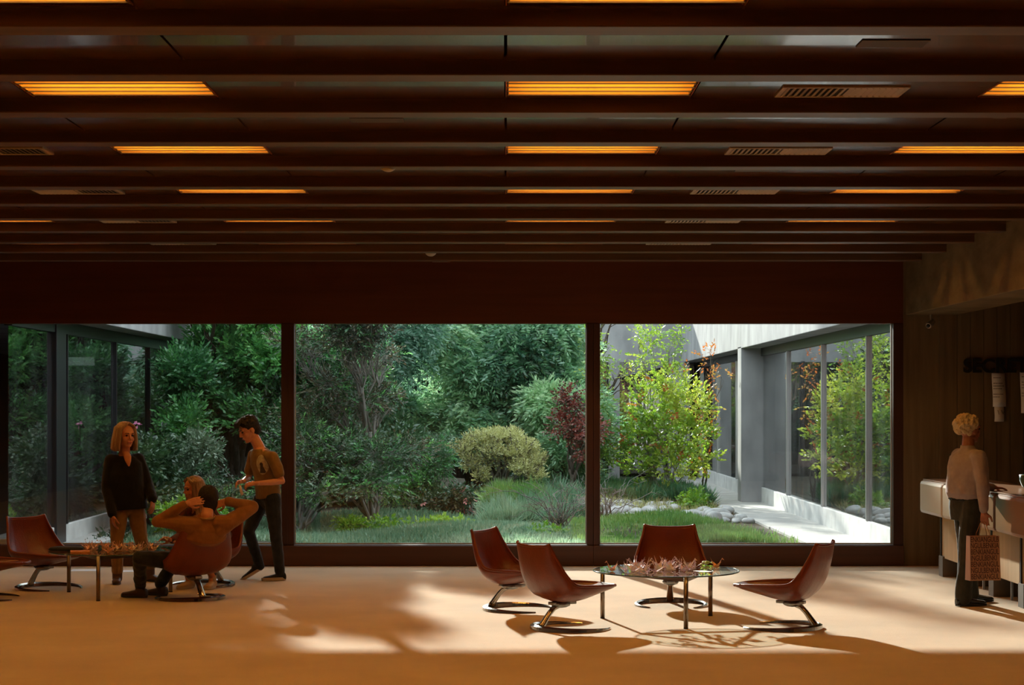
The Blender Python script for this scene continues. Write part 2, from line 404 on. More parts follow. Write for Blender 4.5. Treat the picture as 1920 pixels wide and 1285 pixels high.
def make_chair():
    t = empty('lounge_chair')
    bm = bmesh.new(); nu, nv = 44, 28; G = []
    for i in range(nu+1):
        row = []
        for j in range(nv+1):
            v = -1+2*j/nv; p = shell_pt(i/nu, v)
            for s0 in (0.0, .42, -.42):                      # stitched channels
                d = abs(v-s0); p.z -= .006*math.exp(-(d/.035)**2)*(1 if i > 2 else 0)
            row.append(bm.verts.new(p))
        G.append(row)
    for i in range(nu):
        for j in range(nv): bm.faces.new((G[i][j], G[i][j+1], G[i+1][j+1], G[i+1][j]))
    sh = obj('shell', bm, M_leather, t, smooth=True, solid=.020)
    bm = bmesh.new()
    loop = [shell_pt(i/40, -1) for i in range(41)]+[shell_pt(1, -1+2*j/20) for j in range(1, 21)]+[shell_pt(i/40, 1) for i in range(39, -1, -1)]+[shell_pt(0, 1-2*j/20) for j in range(1, 21)]
    tube(bm, loop, .0125, 8); obj('piping', bm, M_leather, sh, smooth=True)
    bm = bmesh.new()
    box(bm, -.20, .03, -.035, .035, .195, .22); ball(bm, (-.10, 0, .20), (.085, .075, .032), 2); obj('seat_bracket', bm, M_bracket, t, smooth=False, bevel=.006)
    bm = bmesh.new(); tube(bm, [(-.11, 0, .195), (-.17, 0, .17), (-.21, 0, .13), (-.275, 0, .045), (-.29, 0, .02)], [.022, .021, .020, .024, .027], 12, sx=1.3); obj('column', bm, M_chrome, t, smooth=True)
    bm = bmesh.new(); rings = []; nn = 48
    for i in range(nn+1):
        a = math.radians(180-142+284*i/nn); k_ = abs(i/nn-.5)*2
        wd = .040*(1-k_**1.6)+.014; h = .030*(1-k_**1.5)+.010
        r = .305; c = Vector((math.cos(a)*r, math.sin(a)*r, 0)); rad = Vector((math.cos(a), math.sin(a), 0))
        rings.append([bm.verts.new(q) for q in (c-rad*wd*.5+Vector((0, 0, .002)), c+rad*wd*.5+Vector((0, 0, .002)), c+rad*wd*.45+Vector((0, 0, h*.75)), c+Vector((0, 0, h+.002)), c-rad*wd*.45+Vector((0, 0, h*.75)))])
    for a_, b_ in zip(rings, rings[1:]):
        for q in range(5): bm.faces.new((a_[q], a_[(q+1) % 5], b_[(q+1) % 5], b_[q]))
    bm.faces.new(rings[0][::-1]); bm.faces.new(rings[-1])
    bmesh.ops.recalc_face_normals(bm, faces=bm.faces)
    obj('base', bm, M_chrome, t, smooth=False)
    return t
chair0 = make_chair()
TR = (1.315, 15.3); TL = (-3.65, 17.4)
def ang(a, b): return math.atan2(b[1]-a[1], b[0]-a[0])
chairs = [
    ((2.19, 14.86), ang((2.2, 14.85), TR), 'cognac leather shell chair with its back to the desk, right of the right table'),
    ((.52, 14.80), ang((.54, 14.8), TR), 'cognac leather shell chair nearest the camera, left of the right table'),
    ((.13, 16.15), math.radians(-28), 'cognac leather shell chair behind the nearest chair, seen from its front left'),
    ((1.46, 16.48), math.radians(-93), 'cognac leather shell chair behind the right table facing the camera'),
    ((-4.40, 18.0), math.radians(-38), 'cognac leather shell chair left of the left table, empty, seat facing it'),
    ((-4.72, 17.05), math.radians(4), 'cognac leather shell chair cut by the left picture edge'),
    ((-2.89, 17.08), math.radians(124), 'cognac leather shell chair under the person with hands behind the head'),
    ((-2.98, 18.3), math.radians(-122), 'cognac leather shell chair under the seated girl, behind the seated man'),
]
for i, ((x, y), a, lb) in enumerate(chairs):
    o = chair0 if i == 0 else copy_tree(chair0)
    o.location = (x, y, 0); o.rotation_euler = (0, 0, a); tag(o, lb, 'chair', 'leather lounge chairs')

# ------------------------------------------------------------------ tables
def make_table(c, angs, lb):
    t = empty('coffee_table', (c[0], c[1], 0), 0, lb, 'table', 'round glass coffee tables')
    H = .42; bm = bmesh.new(); n = 96
    bmesh.ops.create_circle(bm, cap_ends=True, segments=n, radius=.592, matrix=Matrix.Translation((0, 0, H)))
    top = obj('glass_top', bm, M_tglass, t)
    bm = bmesh.new(); R = []
    for i in range(n):
        a = 2*PI*i/n; u = Vector((math.cos(a), math.sin(a), 0))
        R.append([bm.verts.new(u*r+Vector((0, 0, z))) for r, z in ((.592, H), (.598, H-.001), (.600, H-.006), (.598, H-.011), (.592, H-.012))])
    for i in range(n):
        a_, b_ = R[i], R[(i+1) % n]
        for q in range(5): bm.faces.new((a_[q], b_[q], b_[(q+1) % 5], a_[(q+1) % 5]))
    obj('glass_rim', bm, M_rim, top, smooth=True)
    L = [Vector((math.cos(a)*.545, math.sin(a)*.545, 0)) for a in angs]
    for p in L:
        bm = bmesh.new(); tube(bm, [p+Vector((0, 0, .002)), p+Vector((0, 0, H-.013))], .0185, 14); lg = obj('leg', bm, M_legs, t, smooth=True)
        bm = bmesh.new(); tube(bm, [p+Vector((0, 0, 0)), p+Vector((0, 0, .008))], .019, 14); obj('foot_pad', bm, M_dkmetal, lg)
    for i in range(3):
        a, b = L[i], L[(i+1) % 3]; d = (b-a).normalized(); s = Vector((-d.y, d.x, 0))*.008
        bm = bmesh.new(); v = [bm.verts.new(p+q+Vector((0, 0, z))) for z in (H-.05, H-.016) for p, q in ((a+d*.012, -s), (b-d*.012, -s), (b-d*.012, s), (a+d*.012, s))]
        for f in ((0, 3, 2, 1), (4, 5, 6, 7), (0, 1, 5, 4), (1, 2, 6, 5), (2, 3, 7, 6), (3, 0, 4, 7)): bm.faces.new([v[j] for j in f])
        obj('rail', bm, M_legs, t)
    return t
legR = [math.atan2(14.78-15.3, 1.4236-1.315), math.atan2(15.68-15.3, 1.734-1.315), math.atan2(15.49-15.3, .805-1.315)]
make_table(TR, legR, 'round glass coffee table with paper cranes among four empty chairs')
legL = [math.radians(-93), math.radians(152), math.radians(28)]
make_table(TL, legL, 'round glass coffee table in front of the woman in black')

# ------------------------------------------------------------------ paper cranes
def make_crane(mat):
    bm = bmesh.new()
    def tri(*p): bm.faces.new([bm.verts.new(q) for q in p])
    tri((.30, 0, .10), (0, .10, .02), (0, .03, .26)); tri((.30, 0, .10), (0, -.03, .26), (0, -.10, .02))
    tri((-.30, 0, .10), (0, .03, .26), (0, .10, .02)); tri((-.30, 0, .10), (0, -.10, .02), (0, -.03, .26))
    tri((.30, 0, .10), (0, -.10, .02), (0, .10, .02)); tri((-.30, 0, .10), (0, .10, .02), (0, -.10, .02))
    for s in (1, -1):
        tri((.20, s*.03, .16), (0, s*.62, .50), (0, s*.09, .14)); tri((-.20, s*.03, .16), (0, s*.09, .14), (0, s*.62, .50))
        tri((.20, s*.02, .14), (.52, 0, .72), (.08, s*.05, .06)); tri((-.20, s*.02, .14), (-.08, s*.05, .06), (-.52, 0, .78))
        tri((.52, 0, .72), (.70, 0, .55), (.50, s*.03, .62))
    o = obj('paper_crane', bm, mat, solid=.012); return o
CR = {'mauve': pbr('mauve_paper', (.50, .34, .42), .7, col2=(.70, .55, .62), nscale=(3, 3, 3)),
      'rose': pbr('rose_paper', (.66, .36, .32), .7, col2=(.82, .55, .48), nscale=(3, 3, 3)),
      'cream': pbr('cream_paper', (.72, .58, .48), .7, col2=(.60, .42, .34), nscale=(3, 3, 3)),
      'orange': pbr('orange_paper', (.72, .30, .12), .7, col2=(.80, .42, .20), nscale=(3, 3, 3))}
protos = {}
def crane(c, x, y, rz, s, lab, grp, z=.4215, tilt=0.0):
    if c not in protos: protos[c] = o = make_crane(CR[c])
    else: o = protos[c].copy(); COL.objects.link(o)
    o.location = (x, y, z); o.rotation_euler = (tilt, 0, rz); o.scale = (s, s, s)
    return tag(o, lab, 'paper crane', grp)
def on_table(px, py, z=.42):
    Y = (EYE-z)*FPX/(py-VY); return (px-VX)*Y/FPX, Y
gr = 'paper cranes on the right table'
sp = [(1148, 1072, 'rose', 'rose paper crane at the left rim of the right table', 2.4), (1173, 1074, 'mauve', 'tall-winged mauve paper crane, second from the left on the right table', 1.3),
      (1343, 1066, 'orange', 'lone orange paper crane at the right rim of the right table, apart from the flock', .5),
      (1303, 1068, 'mauve', 'mauve paper crane at the right end of the flock on the right table', 1.4), (1251, 1064, 'mauve', 'tallest mauve paper crane in the middle of the right table', .2)]
for px, py, c, lb, rz in sp:
    x, y = on_table(px, py); crane(c, x, y, rz, .125 if 'tall' in lb else .115, lb, gr)
rr = random.Random(11); used = [on_table(a[0], a[1]) for a in sp]
cnt = 0; tries = 0
while cnt < 21 and tries < 900:
    tries += 1
    x, y = on_table(rr.uniform(1184, 1298), rr.uniform(1064, 1078))
    if min((x-a)**2+(y-b)**2*.5 for a, b in used) < .0032: continue
    used.append((x, y)); c = rr.choice(['mauve', 'mauve', 'rose', 'cream'])
    crane(c, x, y, rr.uniform(0, 6.28), rr.uniform(.11, .135), '%s paper crane within the crowded flock on the right table' % c, gr); cnt += 1
gl = 'paper cranes on the left table'; used = []; cnt = 0; tries = 0
while cnt < 30 and tries < 2000:
    tries += 1
    x, y = on_table(rr.uniform(160, 296), rr.uniform(1028, 1038.5))
    if (x-TL[0])**2+(y-TL[1])**2 > .5**2: continue
    if used and min((x-a)**2+(y-b)**2*.6 for a, b in used) < .0034: continue
    used.append((x, y)); c = rr.choice(['rose', 'cream', 'orange', 'rose', 'mauve'])
    crane(c, x, y, rr.uniform(0, 6.28), rr.uniform(.09, .12), '%s paper crane in the flock on the left table' % c, gl); cnt += 1
for g_, tn in ((gr, 'right'), (gl, 'left')):            # tell the flock apart, counting along each colour
    fl = [o for o in COL.objects if o.get('group') == g_ and 'flock on the %s table' % tn in o['label'] and 'end of' not in o['label']]
    for c in CR:
        m = sorted([o for o in fl if o['label'].startswith(c)], key=lambda o: o.location.x/o.location.y)
        for i, o in enumerate(m):
            o['label'] = '%s paper crane, %s from the left among the %s ones on the %s table' % (c, (ORD+['thirteenth', 'fourteenth', 'fifteenth', 'sixteenth'])[i], c, tn)
def sheet(name, x, y, z, w_, h_, rz, mat, lb, cat, th=.0015, grp=None):
    o = obj(name, B((-w_/2, w_/2, -h_/2, h_/2, 0, th)), mat, loc=(x, y, z)); o.rotation_euler = (0, 0, rz); return tag(o, lb, cat, grp)
x, y = on_table(1318, 1072); sheet('paper_sheet', x, y, .4205, .10, .14, .5, M_white, 'white paper sheet right of the flock on the right table', 'paper')
x, y = on_table(1190, 1060); sheet('paper_sheet', x, y, .4205, .15, .15, .2, M_white, 'white paper sheet behind the flock on the right table', 'paper')
M_green = pbr('lime_paper', (.35, .55, .12), .6, col2=(.75, .75, .25), nscale=(40, 40, 40), ramp=(.45, .55))
x, y = on_table(1326, 1060)
bm = bmesh.new()
for i in range(14):
    a = rr.uniform(0, 6.28); r_ = rr.uniform(0, .05); q = Vector((math.cos(a)*r_, math.sin(a)*r_, rr.uniform(.005, .03)))
    ball(bm, q, (.018, .014, .008), 1)
tag(obj('paper_scraps', bm, M_green, loc=(x, y, .4215)), 'small heap of lime green paper scraps on the right table', 'paper', kind='stuff')
M_env = pbr('orange_envelope', (.62, .26, .08), .7)
x, y = on_table(150, 1036); o = sheet('paper_square', x, y, .4215, .17, .16, .25, M_env, 'square orange folding paper stack at the left end of the left table', 'paper', .012)
x, y = on_table(122, 1031)
M_blackcloth = pbr('black_fabric', (.012, .012, .014), .8, bump=.4, nscale=(20, 20, 20))
bm = bmesh.new(); loft(bm, [(Vector((0, 0, z)), Vector((1, 0, 0)), a, Vector((0, 1, 0)), b) for z, a, b in ((.0, .15, .10), (.01, .165, .11), (.028, .15, .10), (.036, .11, .07))])
bagt = obj('black_pouch', bm, M_blackcloth, smooth=True, loc=(-4.08, 17.33, .4215)); tag(bagt, 'flat black fabric pouch at the left end of the left table', 'pouch')
bm = bmesh.new(); tube(bm, [(.08, -.30, .012), (.10, -.335, .0), (.125, -.345, -.09), (.13, -.345, -.20)], [.012, .012, .013, .016], 8)
for a_, b_, lb in ((-4.5, 20.0, 'pale paper sheet on the carpet left of the woman'), (-3.98, 19.9, 'pale paper sheet on the carpet just behind the woman')):
    sheet('floor_paper', a_, b_, .0, .30, .22, .1, M_white, lb, 'paper', .002)
bm.free()

# ------------------------------------------------------------------ secretary desk, notices, letters, camera
t = empty('reception_counter', (4.33, 15.0, 0), 0, 'long reception counter with lacquered front units on dark feet', 'counter')
def cb(name, bm, mat, **k):
    o = obj(name, bm, mat, t, **k); o.location = (-4.33, -15.0, 0); return o
for i in range(9):
    y1 = 19.53-i*1.0; y0 = y1-.985
    o = cb('front_unit', B((4.33, 4.95, y0, y1, .645, .985)), M_cupboard if i < 2 else M_orange, bevel=.035)
    o['label'] = 'pale lacquered front unit' if i < 2 else 'orange wood front unit'
cb('countertop', B((4.36, 5.0, 10.6, 19.5, .985, 1.0)), M_orange, bevel=.003)
for i in range(9):
    y1 = 19.36-i*1.0
    cb('lower_panel', B((4.52, 4.56, y1-.94, y1-.03, .19, .65)), M_light_wood, bevel=.003)
    cb('counter_foot', B((4.50, 4.72, y1-.14, y1+.03, 0, .21)), M_plinth)
    cb('post', B((4.505, 4.53, y1-.035, y1-.01, .2, .65)), M_dkmetal)
    cb('thin_leg', B((4.58, 4.60, y1-.45, y1-.43, 0, .2)), M_alu)
sheet('paper_sheet', 4.62, 16.1, 1.0005, .30, .21, 1.4, M_white, 'white sheet on the counter in front of the old man', 'paper', .003)
sheet('paper_sheet', 4.56, 15.55, 1.0005, .21, .30, .25, M_white, 'white sheet on the counter nearest the right picture edge', 'paper', .003)
M_teal = pbr('teal_ceramic', (.05, .13, .12), .3)
bm = bmesh.new(); tube(bm, [(0, 0, 0), (0, 0, .01), (0, 0, .06), (0, 0, .12)], [.035, .05, .07, .075], 20)
o = obj('bowl', bm, M_teal, smooth=True, loc=(4.87, 17.42, 1.0005)); tag(o, 'small teal ceramic bowl on the counter at the picture edge', 'bowl')
ST = empty('wall_sign', (4.5, 20.42, 2.1), 0, 'black raised letters SECRETARIA on the concrete wall above the counter', 'sign')
s0 = P(1806, 698, 20.43)
tx = text('letters', 'SECRETARIA', .205, M_sign, ST, (s0.x-4.5, 0, s0.z-2.1), (PI/2, 0, 0), depth=.012, bold=.006, sx=1.02)
def notice(px0, px1, py0, py1, lb, lines, skew=.0):
    a = P(px0, py1, 20.43); b = P(px1, py0, 20.43)
    t = empty('paper_notice', (a.x, 20.43, a.z), 0, lb, 'notice', 'paper notices taped to the wall'); W_, H_ = b.x-a.x, b.z-a.z
    bm = bmesh.new(); v = []
    for i in range(7):
        for j in (0, 1):
            zz = H_*i/6; v.append(bm.verts.new((j*W_+skew*(1-i/6), -.012-.010*math.sin(i*.9), zz)))
    for i in range(6): bm.faces.new((v[2*i], v[2*i+1], v[2*i+3], v[2*i+2]))
    obj('sheet', bm, M_white, t, solid=.001, smooth=True)
    for i, q_ in enumerate(lines):            # the print is too small to read: rows of dashes
        if isinstance(q_, str): text('handwriting', q_, .07, M_ink, t, (.03, -.026, H_-.12), (PI/2, 0, 0), depth=.0004); continue
        if not q_: continue
        bm = bmesh.new(); x_ = .014; qq = random.Random(i)
        while x_ < .014+(W_-.03)*q_:
            w2 = qq.uniform(.006, .018); box(bm, x_, x_+w2, -.0275, -.0268, 0, .008); x_ += w2+.004
        obj('print_line', bm, M_ink, t, loc=(0, 0, H_-.055-i*.030))
notice(1859, 1884, 700, 763, 'white printed notice with a torn corner hanging under the letters', [.6, 0, .8, .9, .7, 0, .9, .5], .012)
notice(1864, 1882, 757, 791, 'short white slip hanging below the printed notice', ['\\ V'], .0)
notice(1912, 1938, 698, 775, 'white printed notice cut by the right picture edge', [.6, 0, .8, .9, .7, 0, .9, .5], .012)
c = P(1744, 607, 20.35)
t = empty('security_camera', c, 0, 'small round security camera under the concrete side beam', 'security camera')
bm = bmesh.new(); tube(bm, [(.02, .06, .10), (.02, .04, .03)], .012, 8); obj('bracket', bm, M_vent, t)
bm = bmesh.new(); tube(bm, [(.04, .07, .02), (-.02, -.03, -.02), (-.03, -.045, -.026)], [.034, .036, .03], 14); hs = obj('camera_body', bm, M_plastic, t, smooth=False)
bm = bmesh.new(); ball(bm, (-.033, -.05, -.028), .022, 2); obj('lens', bm, M_dkmetal, hs, smooth=True)

# ------------------------------------------------------------------ the building round the garden
def mk_wing(name, label, X, sgn, y0, y1, fx, mull, pil, curtain=None):
    """glazing plane at X, interior on side sgn"""
    t = empty(name, (X, y0, 0), 0, label, 'building')
    def a(nm_, bm, mat, par=None, **k):
        o = obj(nm_, bm, mat, par or t, **k)
        if par is None: o.location = (-X, -y0, 0)
        return o
    xs = lambda a_, b_: (min(a_, b_), max(a_, b_))
    a('kerb', B((*xs(X-.02*sgn, X+.3*sgn), y0, y1, -.2, .28)), M_kerb, bevel=.01)
    a('fascia', B((*xs(fx, fx+.35*sgn), y0, y1, 2.80, 4.7)), M_oconc, bevel=.01)
    a('soffit', B((*xs(fx+.35*sgn, X+5*sgn), y0, y1, 2.84, 2.95)), M_oconc)
    a('roof', B((*xs(fx+.35*sgn, X+5.2*sgn), y0, y1, 3.9, 4.2)), M_oconc)
    a('header', B((*xs(X-.03*sgn, X+.06*sgn), y0, y1, 2.66, 2.84)), M_dkmetal)
    a('inner_wall', B((*xs(X+5*sgn, X+5.2*sgn), y0, y1, -.2, 3.9)), M_dark)
    a('inner_floor', B((*xs(X+.3*sgn, X+5*sgn), y0, y1, -.2, .02)), M_dark)
    a('end_wall', B((*xs(X+.3*sgn, X+5*sgn), y1-.02, y1+.2, -.2, 3.9)), M_dark)
    g_ = a('glass', B((*xs(X+.01*sgn, X+.018*sgn), y0, y1, .28, 2.66)), M_wglass)
    for m in mull: a('mullion', B((*xs(X-.03*sgn, X+.02*sgn), m-.022, m+.022, .28, 2.66)), M_alu if sgn > 0 else M_dkmetal, bevel=.004)
    for m in (pil or []): a('pillar', B((*xs(m[0], m[1]), m[2], m[3], -.1, 2.84)), M_oconc if sgn > 0 else M_dkmetal, bevel=.012)
    if curtain:
        for c0, c1 in curtain:
            bm = bmesh.new(); nn = int((c1-c0)*24); v = []
            for i in range(nn+1):
                yy = c0+(c1-c0)*i/nn; xx = X+.25*sgn+.03*math.sin(i*1.1)
                v.append((bm.verts.new((xx, yy, .05)), bm.verts.new((xx, yy, 2.7))))
            for p, q in zip(v, v[1:]): bm.faces.new((p[0], q[0], q[1], p[1]))
            a('curtain', bm, M_curtain, smooth=True, solid=.004)
    return t
mk_wing('garden_wing', 'grey concrete wing with tall glass wall running back along the right side of the garden', 4.66, 1, 20.9, 45.3, 4.27,
        [20.95, 24.0, 27.4, 30.8, 37.6, 41.0, 44.4], [(4.27, 4.69, 33.85, 34.35)], [(31.0, 33.8), (41.1, 42.6)])
mk_wing('garden_wing', 'dark glazed wing along the left side of the garden', -5.52, -1, 20.77, 45.3, -5.10,
        [23.43, 26.36, 28.85, 32.2, 35.6, 39, 42.4], [(-5.62, -5.47, 22.75, 23.25)])
t = empty('garden_building', (0, 45, 0), 0, 'concrete building closing the far end of the garden behind the trees', 'building')
def a(nm_, bm, mat, **k):
    o = obj(nm_, bm, mat, t, **k); o.location = (0, -45, 0); return o
a('fascia', B((-6.5, 5.6, 45.52, 45.9, 2.82, 4.7)), M_oconc)
a('soffit', B((-6.5, 5.6, 45.9, 50, 2.84, 2.95)), M_oconc)
a('roof', B((-6.5, 5.6, 45.9, 50, 3.9, 4.2)), M_oconc)
a('inner_wall', B((-6.5, 5.6, 50, 50.2, -.2, 4), (-6.5, -6.3, 45.9, 50, -.2, 4), (5.4, 5.6, 45.9, 50, -.2, 4)), M_dark)
a('glass', B((-5.5, 4.6, 45.6, 45.61, .1, 2.84)), M_wglass)
for x in (-4, -2, 0, 2.1, 4.15): a('mullion', B((x-.04, x+.04, 45.45, 45.55, 0, 2.84)), M_dkmetal)
a('pillar', B((3.95, 4.4, 44.6, 45.3, 0, 2.84)), M_oconc)
a('pillar', B((2.5, 2.75, 45.0, 45.4, 0, 2.84)), M_oconc)
bm = bmesh.new(); v = []
for i in range(60):
    xx = 2.85+.9*i/59; v.append((bm.verts.new((xx, 46+.04*math.sin(i*.9), .1)), bm.verts.new((xx, 46+.04*math.sin(i*.9), 2.8))))
for p, q in zip(v, v[1:]): bm.faces.new((p[0], q[0], q[1], p[1]))
a('curtain', bm, M_curtain, smooth=True, solid=.004)
o = tag(obj('sign_reflection', B((-6.6, -6.1, 27.6, 27.7, 2.36, 2.48)), pbr('reflection_glow', (.5, .52, .5), .4, emit=(.8, .9, .85), estr=.35)), 'pale glowing box standing in for a sign reflection in the left wing glass', 'lamp')  # glowing box added in place of a sign reflected in the glass
bm = bmesh.new(); tube(bm, [(-6.35, 27.65, 2.48), (-6.35, 27.65, 2.84)], .008, 6); obj('hanger', bm, M_dkmetal, o)

# ground
def gz(x, y):
    x = np.asarray(x, float); y = np.asarray(y, float)
    e = np.clip((3.5-x)/1.0, 0, 1)
    return e*(.05*np.sin(x*1.7+y*.6)+.04*np.sin(y*1.3-x)+.05+.012*np.clip(y-26, 0, 20)*np.clip((2-x)/2, 0, 1))-.02
bm = bmesh.new(); nx, ny = 60, 120; G = []
for j in range(ny+1):
    row = []
    for i in range(nx+1):
        x = -5.54+10.2*i/nx; y = 20.75+24.8*j/ny; row.append(bm.verts.new((x, y, float(gz(x, y)))))
    G.append(row)
for j in range(ny):
    for i in range(nx): bm.faces.new((G[j][i], G[j][i+1], G[j+1][i+1], G[j+1][i]))
struct('ground', bm, M_soil, smooth=True)
bm = bmesh.new()
for i in range(12):
    y0 = 20.8+2.05*i; box(bm, 3.86-.02*i+(.0 if i > 3 else .0), 4.64, y0, y0+2.04, -.05, .012)
struct('garden_path', bm, M_path)
bm = bmesh.new()
for i in range(8): box(bm, -5.5, -5.0, 20.8+1.6*i, 20.8+1.6*i+1.59, -.05, .07)
struct('left_path', bm, M_path)
struct('outer_ground', B((-60, 60, 20.75, 140, -.6, -.25)), M_soil)
# ------------------------------------------------------------------ the garden
def leaf_mesh(name, pos, dirs, L, W, parent, mat, seed=0, curl=.15, tint=None, loc=None):
    rs = np.random.RandomState(seed); n = len(pos)
    d = dirs/np.maximum(np.linalg.norm(dirs, axis=1, keepdims=True), 1e-6)
    a = rs.normal(size=(n, 3)); s = np.cross(d, a); s /= np.maximum(np.linalg.norm(s, axis=1, keepdims=True), 1e-6)
    nn_ = np.cross(d, s)
    L = np.broadcast_to(L, (n,))[:, None]*rs.uniform(.7, 1.25, (n, 1)); Wd = np.broadcast_to(W, (n,))[:, None]*rs.uniform(.8, 1.2, (n, 1))
    v = np.empty((n, 4, 3)); v[:, 0] = pos; v[:, 1] = pos+d*L*.45+s*Wd*.5+nn_*L*curl*.3
    v[:, 2] = pos+d*L; v[:, 3] = pos+d*L*.45-s*Wd*.5+nn_*L*curl*.3
    me = bpy.data.meshes.new(name); me.vertices.add(n*4); me.vertices.foreach_set('co', v.astype('f').ravel())
    me.loops.add(n*4); me.loops.foreach_set('vertex_index', np.arange(n*4, dtype='i'))
    me.polygons.add(n); me.polygons.foreach_set('loop_start', np.arange(0, n*4, 4, dtype='i')); me.polygons.foreach_set('loop_total', np.full(n, 4, 'i'))
    me.update(calc_edges=True)
    at = me.attributes.new('tint', 'FLOAT', 'POINT')
    if tint is None:
        tint = .5+.22*np.sin(pos[:, 0]*2.1+seed)+.15*np.sin(pos[:, 2]*3.3+pos[:, 1]*1.7)+rs.normal(0, .16, n)
    at.data.foreach_set('value', np.repeat(np.clip(tint, 0, 1), 4).astype('f'))
    me.materials.append(mat); o = bpy.data.objects.new(name, me); link(o, parent)
    if parent is not None:
        p = Vector((0, 0, 0)); q = parent
        while q is not None: p += q.location; q = q.parent
        o.location = -p
    return o
def clump_pts(clumps, n, rs, shell=.5):
    w_ = np.array([(c[3]*c[4]*c[5])**.7*(c[6] if len(c) > 6 else 1) for c in clumps]); w_ /= w_.sum()
    k = rs.choice(len(clumps), n, p=w_); C = np.array([c[:6] for c in clumps])[k]
    u = rs.normal(size=(n, 3)); u /= np.linalg.norm(u, axis=1, keepdims=True); r = rs.uniform(0, 1, n)**shell
    off = u*r[:, None]*(1+.18*np.sin(u[:, :1]*7+u[:, 2:]*5+k[:, None]))
    return C[:, :3]+off*C[:, 3:6], u
def sprays(clumps, n, k, SL, seed, droop=.2, shell=.45, side=.9, flat=0.0, up=0.0):
    """n sprays of k leaves ranked along a twig"""
    rs = np.random.RandomState(seed); p, u = clump_pts(clumps, n, rs, shell)
    d = u+rs.normal(0, .45, (n, 3)); d[:, 2] = d[:, 2]*(1-flat)-droop+up; d /= np.linalg.norm(d, axis=1, keepdims=True)
    a = rs.normal(size=(n, 3)); a[:, 2] *= .3; s = np.cross(d, np.array([0, 0, 1.])+a*.4); s /= np.linalg.norm(s, axis=1, keepdims=True)
    t = (np.arange(k)/k)[None, :, None]; sg = np.where(np.arange(k) % 2 == 0, 1, -1)[None, :, None]
    tip = (np.arange(k) == k-1)[None, :, None]
    pos = p[:, None]+d[:, None]*t*SL; pos[:, :, 2] -= (t[:, :, 0]**2)*SL*droop
    dr = d[:, None]*(.7+.6*t)+s[:, None]*sg*side*(1-tip)+rs.normal(0, .18, (n, k, 3))
    tt = .5+.25*np.sin(p[:, 0]*2.1+seed)+.15*np.sin(p[:, 2]*3.3+p[:, 1]*1.7)+rs.normal(0, .16, n)
    return pos.reshape(-1, 3), dr.reshape(-1, 3), np.repeat(tt, k)+rs.normal(0, .08, n*k)
def twigs(bm, start, end, r0, r1, rr, sag=.1, seg=6, n=6, wob=.06):
    a, b = Vector(start), Vector(end); L = (b-a).length; pts = []; rs_ = []
    for i in range(seg+1):
        t = i/seg; p = a.lerp(b, t)+Vector((rr.gauss(0, wob), rr.gauss(0, wob), rr.gauss(0, wob)))*L*math.sin(PI*t)*.8
        p.z += sag*L*math.sin(PI*t); pts.append(p); rs_.append(r0+(r1-r0)*t)
    tube(bm, pts, rs_, n); return pts
M_bark = pbr('bark_brown', (.06, .045, .032), .9, col2=(.13, .10, .075), nscale=(12, 12, 3), bump=.5)
M_bark2 = pbr('bark_grey', (.16, .15, .13), .9, col2=(.30, .28, .25), nscale=(12, 12, 3), bump=.4)
LM = {
 'dark': leafm('foliage_dark_green', [(0.014, 0.041, 0.018), (0.041, 0.103, 0.037), (0.103, 0.205, 0.066)], .35),
 'juniper': leafm('foliage_juniper', [(0.049, 0.18, 0.066), (0.131, 0.428, 0.114), (0.361, 0.853, 0.198)], .4),
 'cypress': leafm('foliage_cypress', [(0.04, 0.14, 0.06), (0.3, 0.58, 0.3), (0.6, 0.82, 0.48)], .55),
 'bluish': leafm('foliage_blue_green', [(0.03, 0.12, 0.07), (0.22, 0.45, 0.29), (0.48, 0.7, 0.48)], .52),
 'olive': leafm('foliage_olive', [(0.04, 0.034, 0.018), (0.11, 0.092, 0.045), (0.24, 0.2, 0.11)], .4),
 'yellow': leafm('foliage_yellow_green', [(0.104, 0.228, 0.021), (0.31, 0.476, 0.041), (0.569, 0.621, 0.083)], .5, .1),
 'lime': leafm('foliage_lime', [(0.11, 0.308, 0.022), (0.308, 0.572, 0.033), (0.495, 0.682, 0.088)], .5),
 'cushion': leafm('foliage_cushion', [(0.284, 0.259, 0.116), (0.544, 0.544, 0.207), (0.751, 0.751, 0.337)], .35),
 'frost': leafm('foliage_silver', [(0.072, 0.136, 0.072), (0.144, 0.232, 0.128), (0.272, 0.368, 0.24)], .35),
 'red': leafm('foliage_red', [(0.2, 0.03, 0.02), (0.34, 0.07, 0.05), (0.45, 0.14, 0.1)], .5),
 'autumn': leafm('foliage_orange', [(0.35, 0.08, 0.02), (0.55, 0.16, 0.03), (0.4, 0.28, 0.06)], .5),
 'grass': leafm('grass_green', [(0.071, 0.199, 0.035), (0.187, 0.398, 0.082), (0.374, 0.561, 0.164)], .45),
 'cool': leafm('grass_cool', [(0.095, 0.227, 0.113), (0.227, 0.415, 0.247), (0.491, 0.679, 0.453)], .4),
 'dkgrass': leafm('grass_dark', [(0.028, 0.112, 0.042), (0.07, 0.224, 0.084), (0.154, 0.364, 0.14)], .4),
 'pink': leafm('flower_pink', [(0.62, 0.14, 0.36), (0.75, 0.25, 0.45), (0.85, 0.4, 0.55)], .3),
 'salmon': leafm('flower_salmon', [(0.65, 0.18, 0.18), (0.75, 0.3, 0.28), (0.8, 0.42, 0.38)], .3),
}
def stem_parts(t, bm, mat):
    o = obj('trunk', bm, mat, t, smooth=True); o.location = -Vector(t.location); return o
